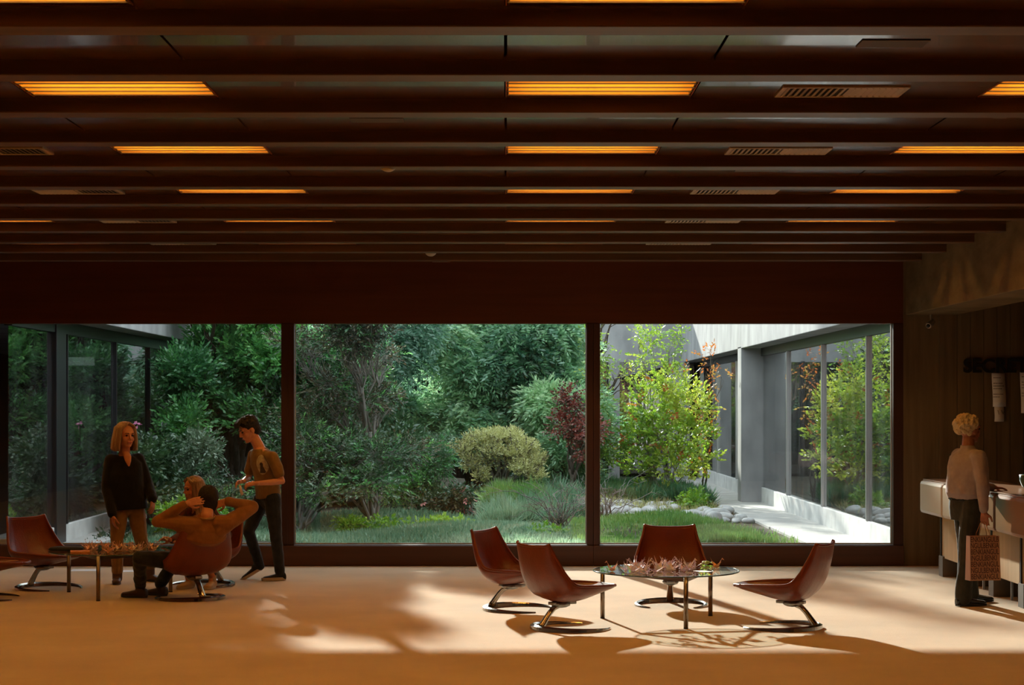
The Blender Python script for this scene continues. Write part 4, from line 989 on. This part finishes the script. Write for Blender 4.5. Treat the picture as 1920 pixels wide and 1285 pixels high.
for k_ in 'lr':
    A = J[k_+'A']; d = Vector(J[k_+'foot']).normalized(); h_ = Vector((A.x, A.y, .004))-d*.06
    bm = bmesh.new(); add_shoe(bm, h_, d, .235, .044, .08); capsule(bm, h_+d*.06+UP*.05, .050, A+UP*.05, .052); bt = remeshed('boot', bm, M_brownboot, W, .006, 2)
    obj('sole', sole_mesh(h_, d, .245, .046), M_soleB, bt)
M_blond = pbr('blond_hair', (.17, .085, .035), .6, col2=(.32, .18, .085), nscale=(60, 60, 6), bump=.6, bscale=(120, 120, 8), sheen=.3)
def hairdo(par, q, fr, mat, mode, s=1.0, seed=1, name='hair'):
    f, r, u, M = fr; bm = bmesh.new(); rr_ = random.Random(seed)
    if mode == 'bob' or mode == 'long':
        ball(bm, q(0, -.036, .048), (.088*s, .092*s, .092*s), 3, M)
        n_ = 44; dn = -.125 if mode == 'bob' else -.28
        for i in range(n_):
            a = math.radians(56+248*i/(n_-1)); x, y = math.sin(a), math.cos(a)
            wv = rr_.uniform(-.006, .010)
            top = q(.03*x, .03*y-.02, .12); m1 = q(.086*x, .088*y-.018, .075); m2 = q((.097+wv)*x, (.098+wv)*y-.022, -.02)
            flare = .106 if mode == 'bob' else .100
            e = q((flare+wv)*x, (flare*.93+wv)*y-.030, dn*rr_.uniform(.82, 1.0)); e2 = q((flare*.9+wv)*x, (flare*.8)*y-.03, dn*1.08)
            chain(bm, [top, m1, m2, e, e2], [.016*s, .018*s, .019*s, .017*s, .009*s])
        for k_ in (1, -1):                                        # front locks beside the face
            chain(bm, [q(.01*k_, .048, .122), q(.052*k_, .052, .092), q(.078*k_, .026, .03), q(.086*k_, .010, -.05), q(.086*k_, .008, dn*.85)], [.014*s, .016*s, .014*s, .016*s, .010*s])
    elif mode == 'short':
        ball(bm, q(0, -.022, .046), (.083*s, .098*s, .090*s), 3, M); ball(bm, q(0, -.055, -.01), (.070*s, .058*s, .068*s), 3, M)
        for i in range(60):
            a = rr_.uniform(0, 2*PI); b_ = rr_.uniform(.25, 1.5); x, y, z = math.cos(a)*math.sin(b_), math.sin(a)*math.sin(b_), math.cos(b_)
            if y > .55 and z < .35: continue
            p0 = q(x*.078, y*.09-.022, z*.088+.045); chain(bm, [p0, p0+(r*x*.012+f*(y*.012+.012)+u*(z*.012-.006))*s], [.012*s, .007*s])
        for i in range(9):                                        # fringe swept over the brow
            x = -.05+.1*i/8; chain(bm, [q(x*.8, .045, .118), q(x, .083, .098), q(x*1.1-.006, .100, .068)], [.016*s, .015*s, .009*s])
    elif mode == 'crop':
        ball(bm, q(0, -.020, .040), (.084*s, .101*s, .093*s), 3, M); ball(bm, q(0, -.058, -.018), (.066*s, .050*s, .075*s), 3, M); ball(bm, q(0, -.050, -.060), (.056*s, .042*s, .055*s), 3, M)
        for k_ in (1, -1): capsule(bm, q(.07*k_, -.01, .03), .015*s, q(.072*k_, -.012, .0), .008*s)
    elif mode == 'curly':
        ball(bm, q(0, -.035, .052), (.095*s, .100*s, .088*s), 3, M)
        for i in range(130):
            a = rr_.uniform(0, 2*PI); b_ = math.acos(rr_.uniform(-.85, 1)); x, y, z = math.cos(a)*math.sin(b_), math.sin(a)*math.sin(b_), math.cos(b_)
            if y > .45 and z < .35: continue
            if z < -.1 and y > 0: continue
            ball(bm, q(x*.094, y*.102-.036, z*.088+.046), .020*s*rr_.uniform(.8, 1.25), 1)
    return remeshed(name, bm, mat, par, .0052, 1, .0015, 60, seed)
hairdo(W, q, fr, M_blond, 'bob', 1.05, 3)
# --- boy in a t-shirt
J = dict(hs=1.08, head=P(467, 807, 18.8), f=(-.86, -.40, -.42), up=(-.3, -.1, .95), neck=P(486, 839, 18.82), chest=P(497, 878, 18.84), pelvis=P(503, 930, 18.86), sp=(-.45, .89, 0), sc=(-.55, .83, 0),
    lS=P(511, 857, 18.66), rS=P(476, 853, 18.98), lE=P(529, 903, 18.64), lW=P(479, 907, 18.46), rE=P(465, 897, 18.98), rW=P(455, 903, 18.72),
    lH=P(511, 937, 18.76), lK=P(517, 1002, 18.70), lA=P(525, 1070, 18.84), rH=P(492, 937, 18.95), rK=P(466, 996, 18.82), rA=P(487, 1060, 18.98),
    rfoot=(-.85, -.15, -.5), lfoot=(-.9, -.42, 0), lhand=((-1, .25, -.12), (.1, .6, -.8), -1, .42, .92), rhand=((-.55, -.65, -.15), (.3, -.6, -.7), 1, .5, .92), **{'as': .88})
Bo, q, fr = person('standing boy in an olive t-shirt and dark jeans looking down at his hands', J, M_skin)
M_tee = fab('olive_tshirt', (.17, .095, .028), (.21, .12, .04)); M_jean = fab('dark_jeans', (.014, .016, .020), (.024, .027, .032)); M_dshoe = fab('dark_canvas', (.02, .018, .02))
bm = bmesh.new()
loft(bm, spine([J['pelvis'], J['chest'], J['neck']], [(-.02, .178, .118), (.15, .175, .115), (.4, .160, .108), (.68, .175, .118), (.86, .165, .095), (.95, .10, .070), (.99, .066, .058)], J['sp'], J['sc']), 28)
for k_ in 'lr':
    S, E = J[k_+'S'], J[k_+'E']; chain(bm, [J['neck'].lerp(S, .55)-UP*.02, S, S.lerp(E, .45), S.lerp(E, .66)], [.052, .060, .062, .060])
shirt = remeshed('tshirt', bm, M_tee, Bo, .0075, 5, .004, 11, 4)
# print on the chest: pale oval with a dark figure
M_print = pbr('pale_print', (.50, .42, .28), .9, col2=(.30, .24, .15), nscale=(40, 40, 40)); M_printd = pbr('dark_print', (.06, .04, .03), .9)
pc = P(479, 872, 18.62); pf = Vector((-.62, -.785, .02)).normalized(); pr = pf.cross(UP).normalized(); pu = pr.cross(pf)
def decal(name, outline, off, mat, par, th=.004):
    bm = bmesh.new(); a_ = [bm.verts.new(pc+pf*off+pr*x+pu*y) for x, y in outline]; b_ = [bm.verts.new(pc+pf*(off+th)+pr*x+pu*y) for x, y in outline]
    n_ = len(a_); bm.faces.new(a_[::-1]); bm.faces.new(b_)
    for i in range(n_): bm.faces.new((a_[i], a_[(i+1) % n_], b_[(i+1) % n_], b_[i]))
    bmesh.ops.recalc_face_normals(bm, faces=bm.faces); return obj(name, bm, mat, par)
def proj_print():
    """lay the print onto the shirt surface"""
    from mathutils.bvhtree import BVHTree
    me = shirt.data; bv = BVHTree.FromPolygons([v.co.copy() for v in me.vertices], [tuple(p.vertices) for p in me.polygons])
    def patch(name, fn, mat, off):
        bm = bmesh.new(); n_ = 56; G = {}
        for i in range(n_+1):
            for j in range(n_+1):
                x, y = -.075+.15*i/n_, -.11+.22*j/n_
                if not fn(x, y): continue
                o_ = pc+pf*.4+pr*x+pu*y; h, nn2, _, _ = bv.ray_cast(o_, -pf)
                if h is None: continue
                G[i, j] = bm.verts.new(h+nn2*off)
        for (i, j) in list(G):
            k_ = [(i, j), (i+1, j), (i+1, j+1), (i, j+1)]
            if all(t in G for t in k_): bm.faces.new([G[t] for t in k_])
        return obj(name, bm, mat, shirt, smooth=True)
    ov = lambda x, y: (x/.060)**2+(y/.100)**2 < 1
    patch('chest_print', ov, M_print, .0035)
    patch('print_figure', lambda x, y: ((x+.006)/.018)**2+((y-.005)/.022)**2 < 1 or (abs(x+.004) < .012+.3*max(0, -y-.0) and -.085 < y < .0 and (x/.06)**2+(y/.1)**2 < .9), M_printd, .0055)
proj_print()
bm = bmesh.new()
for k_ in 'lr':
    H, K, A = J[k_+'H'], J[k_+'K'], J[k_+'A']; chain(bm, [H, H.lerp(K, .5), K, K.lerp(A, .4), A-UP*.01], [.088, .078, .062, .058, .052])
capsule(bm, J['lH'], .092, J['rH'], .092); capsule(bm, J['pelvis'], .10, J['pelvis']-UP*.05, .09); remeshed('jeans', bm, M_jean, Bo, .0075, 4, .004, 16, 5)
for k_ in 'lr':
    A = J[k_+'A']; d = Vector(J[k_+'foot']).normalized()
    if k_ == 'l': h_ = Vector((A.x, A.y, .004))-d*.06; up_ = UP
    else: h_ = A-d*.055-UP*.065+Vector((-.012, 0, 0)); up_ = d.cross(UP).normalized().cross(d); 
    bm = bmesh.new(); add_shoe(bm, h_, d, .245, .044, .075, up_); capsule(bm, h_+d*.06+up_*.05, .043, A, .046); bt = remeshed('shoe', bm, M_dshoe, Bo, .006, 2)
    obj('sole', sole_mesh(h_, d, .262, .056, up_, .030), M_soleW, bt)
M_dkhair = pbr('dark_brown_hair', (.008, .004, .003), .85, col2=(.016, .008, .005), nscale=(60, 60, 20), bump=.6, bscale=(90, 90, 60))
hairdo(Bo, q, fr, M_dkhair, 'short', 1.08, 7)
bm = bmesh.new(); p0 = P(450, 912, 18.55); capsule(bm, p0, .012, p0+Vector((.02, -.01, -.075)), .016)
tag(remeshed('folded_paper', bm, CR['cream'], None, .006, 1), 'small folded cream paper held in the hands of the standing boy', 'paper')
# --- man sitting, hands behind his head
J = dict(hs=1.04, head=P(389, 938, 16.86), f=(-.55, .83, .05), neck=P(388, 970, 16.75), chest=P(384, 1000, 16.78), pelvis=P(366, 1053, 17.06), sp=(.80, .60, 0), sc=(.96, .28, 0),
    lS=P(351, 983, 16.69), rS=P(427, 981, 16.79), lE=P(296, 978, 16.70), lW=P(350, 944, 16.66), rE=P(473, 951, 16.98), rW=P(424, 940, 16.84),
    lH=P(352, 1053, 16.98), lK=P(262, 1047, 16.74), lA=P(263, 1099, 17.12), rH=P(385, 1056, 17.12), rK=P(330, 1046, 17.50), rA=P(302, 1096, 17.30),
    rfoot=(-.8, .5, 0), lfoot=(-.9, .35, 0), lhand=((.95, .1, .2), (.1, 1, 0), -1, .12, .95), rhand=((-.9, .0, -.35), (.1, 1, 0), 1, .12, .95))
J['up'] = (0, 0, 1)
Mn, q, fr = person('person seen from behind with hands clasped behind dark hair, sitting in a leather chair', J, M_skin)
M_brn = fab('brown_long_sleeve', (.20, .085, .022), (.25, .11, .035)); M_collar = fab('pale_collar', (.30, .17, .08))
bm = bmesh.new()
loft(bm, spine([J['pelvis'], J['chest'], J['neck']], [(-.05, .165, .10), (.2, .165, .10), (.5, .16, .085), (.72, .20, .13), (.90, .165, .11), (.97, .10, .08), (1.03, .07, .065)], J['sp'], J['sc']), 28)
for k_ in 'lr':
    S, E, Wr = J[k_+'S'], J[k_+'E'], J[k_+'W']; chain(bm, [J['neck'].lerp(S, .5)-UP*.03, S, S.lerp(E, .45), E, Wr+(E-Wr)*.08], [.070, .074, .068, .058, .042])
    chain(bm, [J['chest'].lerp(S, .6)-UP*.02, S.lerp(E, .35)-UP*.02], [.080, .055])
shirt2 = remeshed('shirt', bm, M_brn, Mn, .0075, 4, .006, 13, 6)
bm = bmesh.new(); R_ = []
for i in range(24):
    a = 2*PI*i/24; R_.append(J['neck']+Vector((.070*math.cos(a), .068*math.sin(a), .000+.012*math.sin(a))))
R_.append(R_[0]); tube(bm, R_, .010, 8, caps=False); obj('collar', bm, M_collar, shirt2, smooth=True)
bm = bmesh.new()
for k_ in 'lr':
    H, K, A = J[k_+'H'], J[k_+'K'], J[k_+'A']; chain(bm, [H, H.lerp(K, .5), K, K.lerp(A, .4), A+UP*.01], [.088, .080, .066, .060, .056])
capsule(bm, J['lH'], .09, J['rH'], .09); remeshed('jeans', bm, M_jean, Mn, .0075, 4, .005, 15, 7)
M_bshoe = pbr('dark_brown_leather', (.035, .014, .010), .4, bump=.2)
for k_ in 'lr':
    A = J[k_+'A']; d = Vector(J[k_+'foot']).normalized(); h_ = Vector((A.x, A.y, .004))-d*.07
    bm = bmesh.new(); add_shoe(bm, h_, d, .27, .048, .085); capsule(bm, h_+d*.07+UP*.06, .046, A, .046); bt = remeshed('shoe', bm, M_bshoe, Mn, .006, 2)
    obj('sole', sole_mesh(h_, d, .28, .05), M_soleB, bt)
hairdo(Mn, q, fr, M_dkhair, 'crop', 1.08, 9)
# --- girl sitting behind him
J = dict(head=P(362, 918, 18.12), f=(-.78, -.60, -.12), hs=.95, neck=P(368, 951, 18.22), chest=P(373, 978, 18.25), pelvis=P(385, 1034, 18.32), sp=(.62, -.5, 0), sc=(.85, .35, 0),
    rS=P(345, 963, 18.16), lS=P(398, 962, 18.30), rE=P(338, 1006, 18.02), rW=P(322, 1014, 17.86), lE=P(427, 1004, 18.26), lW=P(405, 1030, 18.02),
    rH=P(372, 1036, 18.26), lH=P(402, 1038, 18.30), rK=P(345, 1040, 17.86), lK=P(385, 1042, 17.80), rA=P(355, 1088, 18.02), lA=P(398, 1082, 18.00),
    rfoot=(-.55, -.8, 0), lfoot=(-.2, -.9, 0), rhand=((-.7, -.3, .25), (.3, -.5, -.6), -1, .45, .85), lhand=((-.8, -.3, -.2), (0, 0, -1), 1, .3, .85), **{'as': .85})
J['sp'] = (.85, -.5, 0); J['sc'] = (.9, -.3, 0)
G_, q, fr = person('girl with long fair hair sitting behind the seated man, facing the left table', J, M_skin)
M_red = fab('dark_red_plaid', (.13, .028, .02), (.05, .02, .02), sc_=(30, 30, 30))
bm = bmesh.new()
loft(bm, spine([J['pelvis'], J['chest'], J['neck']], [(-.03, .155, .11), (.2, .15, .11), (.5, .145, .105), (.75, .15, .10), (.90, .12, .08), (.97, .07, .06)], J['sp'], J['sc']), 24)
for k_ in 'lr':
    S, E, Wr = J[k_+'S'], J[k_+'E'], J[k_+'W']; chain(bm, [J['neck'].lerp(S, .5)-UP*.02, S, S.lerp(E, .45), E, Wr+(E-Wr)*.08], [.050, .054, .050, .044, .034])
remeshed('shirt', bm, M_red, G_, .0075, 4, .004, 13, 8)
bm = bmesh.new()
for k_ in 'lr':
    H, K, A = J[k_+'H'], J[k_+'K'], J[k_+'A']; chain(bm, [H, H.lerp(K, .5), K, K.lerp(A, .4), A+UP*.03], [.078, .068, .054, .050, .042])
capsule(bm, J['lH'], .08, J['rH'], .08); remeshed('trousers', bm, M_jean, G_, .0075, 4, .003, 15, 9)
M_lshoe = pbr('pale_shoe', (.42, .30, .20), .7)
for k_ in 'lr':
    A = J[k_+'A']; d = Vector(J[k_+'foot']).normalized(); h_ = Vector((A.x, A.y, .004))-d*.06
    bm = bmesh.new(); add_shoe(bm, h_, d, .22, .042, .08); capsule(bm, h_+d*.055+UP*.06, .040, A+UP*.02, .040); bt = remeshed('shoe', bm, M_lshoe, G_, .006, 2)
    obj('sole', sole_mesh(h_, d, .235, .052), M_soleW, bt)
hairdo(G_, q, fr, M_blond, 'long', .95, 5)
hp = P(313, 1010, 17.80); crane('cream', hp.x, hp.y, 1.2, .085, 'cream paper crane held by the girl over the left table', gl, z=hp.z-.02)
# --- old man at the counter
J = dict(head=P(1818, 807, 16.47), f=(.88, .46, .04), hs=1.05, neck=P(1815, 841, 16.44), chest=P(1815, 875, 16.44), pelvis=P(1814, 938, 16.46), sp=(.57, -.82, 0), sc=(.60, -.80, 0),
    rS=P(1836, 858, 16.28), lS=P(1797, 855, 16.60), rE=P(1842, 912, 16.20), rW=P(1845, 960, 16.20), lE=P(1825, 910, 16.78), lW=P(1862, 914, 16.82),
    lH=P(1808, 945, 16.55), rH=P(1822, 947, 16.37), lK=P(1812, 1035, 16.62), rK=P(1813, 1038, 16.40), lA=P(1822, 1110, 16.74), rA=P(1806, 1118, 16.42),
    rfoot=(.96, .22, 0), lfoot=(.93, .30, 0), rhand=((.05, .0, -1), (.4, .9, 0), 1, .62, .95), lhand=((.95, .15, -.08), (0, .1, -1), 1, .22, .95))
O_, q, fr = person('old man with curly fair grey hair in a pale shirt leaning at the counter', J, M_skin2)
M_shirt = fab('pale_mauve_shirt', (.24, .185, .19), (.30, .235, .235)); M_grey = fab('dark_olive_trousers', (.026, .024, .018), (.036, .033, .025)); M_blackshoe = pbr('black_leather', (.008, .007, .007), .22)
bm = bmesh.new()
loft(bm, spine([J['pelvis'], J['chest'], J['neck']], [(.02, .172, .135), (.14, .195, .160), (.35, .190, .155), (.62, .195, .140), (.84, .18, .110), (.94, .11, .080), (1.0, .066, .062), (1.06, .064, .060)], J['sp'], J['sc']), 28)
for k_ in 'lr':
    S, E, Wr = J[k_+'S'], J[k_+'E'], J[k_+'W']; chain(bm, [J['neck'].lerp(S, .5)-UP*.03, S, S.lerp(E, .5), E, Wr+(E-Wr)*.1], [.060, .066, .062, .054, .042])
remeshed('shirt', bm, M_shirt, O_, .0075, 4, .006, 12, 11)
bm = bmesh.new()
for k_ in 'lr':
    H, K, A = J[k_+'H'], J[k_+'K'], J[k_+'A']; chain(bm, [H, H.lerp(K, .5), K, K.lerp(A, .5), A+UP*-.02], [.098, .092, .078, .076, .074])
loft(bm, spine([J['pelvis'], J['chest']], [(-.6, .15, .12), (-.2, .172, .135), (.12, .168, .13)], J['sp'], J['sc']), 24); remeshed('trousers', bm, M_grey, O_, .0075, 4, .006, 10, 12)
bm = bmesh.new(); loft(bm, spine([J['pelvis'], J['chest']], [(.02, .176, .139), (.10, .176, .139)], J['sp'], J['sc']), 30); obj('belt', bm, M_blackshoe, O_, smooth=False)
for k_ in 'lr':
    A = J[k_+'A']; d = Vector(J[k_+'foot']).normalized(); h_ = Vector((A.x, A.y, .004))-d*.07
    bm = bmesh.new(); add_shoe(bm, h_, d, .29, .05, .085); bt = remeshed('shoe', bm, M_blackshoe, O_, .006, 2)
    obj('sole', sole_mesh(h_, d, .30, .052), M_soleB, bt)
M_grayhair = pbr('fair_grey_hair', (.42, .30, .17), .8, col2=(.56, .42, .26), nscale=(60, 60, 60), bump=.8, bscale=(90, 90, 90))
hairdo(O_, q, fr, M_grayhair, 'curly', 1.08, 13)
# shopping bag
bc = P(1843, 1088, 16.20); rz = math.radians(12)
t = empty('shopping_bag', (bc.x, bc.y, bc.z), rz, 'brown paper shopping bag printed with dark capital letters, hanging from the old man hand', 'bag')
M_kraft = pbr('kraft_paper', (.34, .17, .10), .8, col2=(.40, .21, .12), nscale=(6, 6, 6)); M_kink = pbr('bag_ink', (.07, .025, .018), .8)
bw, bh, bd = .285, .385, .10
bm = bmesh.new(); v = [bm.verts.new(p) for p in ((-bw/2, -bd/2, 0), (bw/2, -bd/2, 0), (bw/2, bd/2, 0), (-bw/2, bd/2, 0), (-bw/2+.004, -bd/2+.015, bh), (bw/2-.008, -bd/2+.015, bh), (bw/2-.008, bd/2-.015, bh), (-bw/2+.004, bd/2-.015, bh))]
for f in ((0, 3, 2, 1), (0, 1, 5, 4), (1, 2, 6, 5), (2, 3, 7, 6), (3, 0, 4, 7)): bm.faces.new([v[i] for i in f])
obj('bag_body', bm, M_kraft, t, solid=.0015)
hz = J['rW'].z-.085-bc.z
for yy in (-.03, .03):
    bm = bmesh.new(); tube(bm, [(-.05, yy, bh-.03), (-.048, yy, bh+.02), (-.015, yy*.4, hz-.01), (.0, yy*.2, hz), (.015, yy*.4, hz-.01), (.048, yy, bh+.02), (.05, yy, bh-.03)], .003, 6); obj('handle', bm, M_kraft, t, smooth=True)
for i, s in enumerate(['ENKIANGULB', 'NGULBENKIA', 'BENKIANGUL', 'INGULBENKI', 'BENKIANGUL', 'NGULBENKIA', 'BENKIANGUL']):
    z_ = bh-.052-i*.0535; text('printed_letters', s, .066, M_kink, t, (-bw/2+.006, -bd/2-.002+.015*(z_/bh), z_), (PI/2-.04, 0, 0), depth=.0004, bold=.0008, sx=.655)
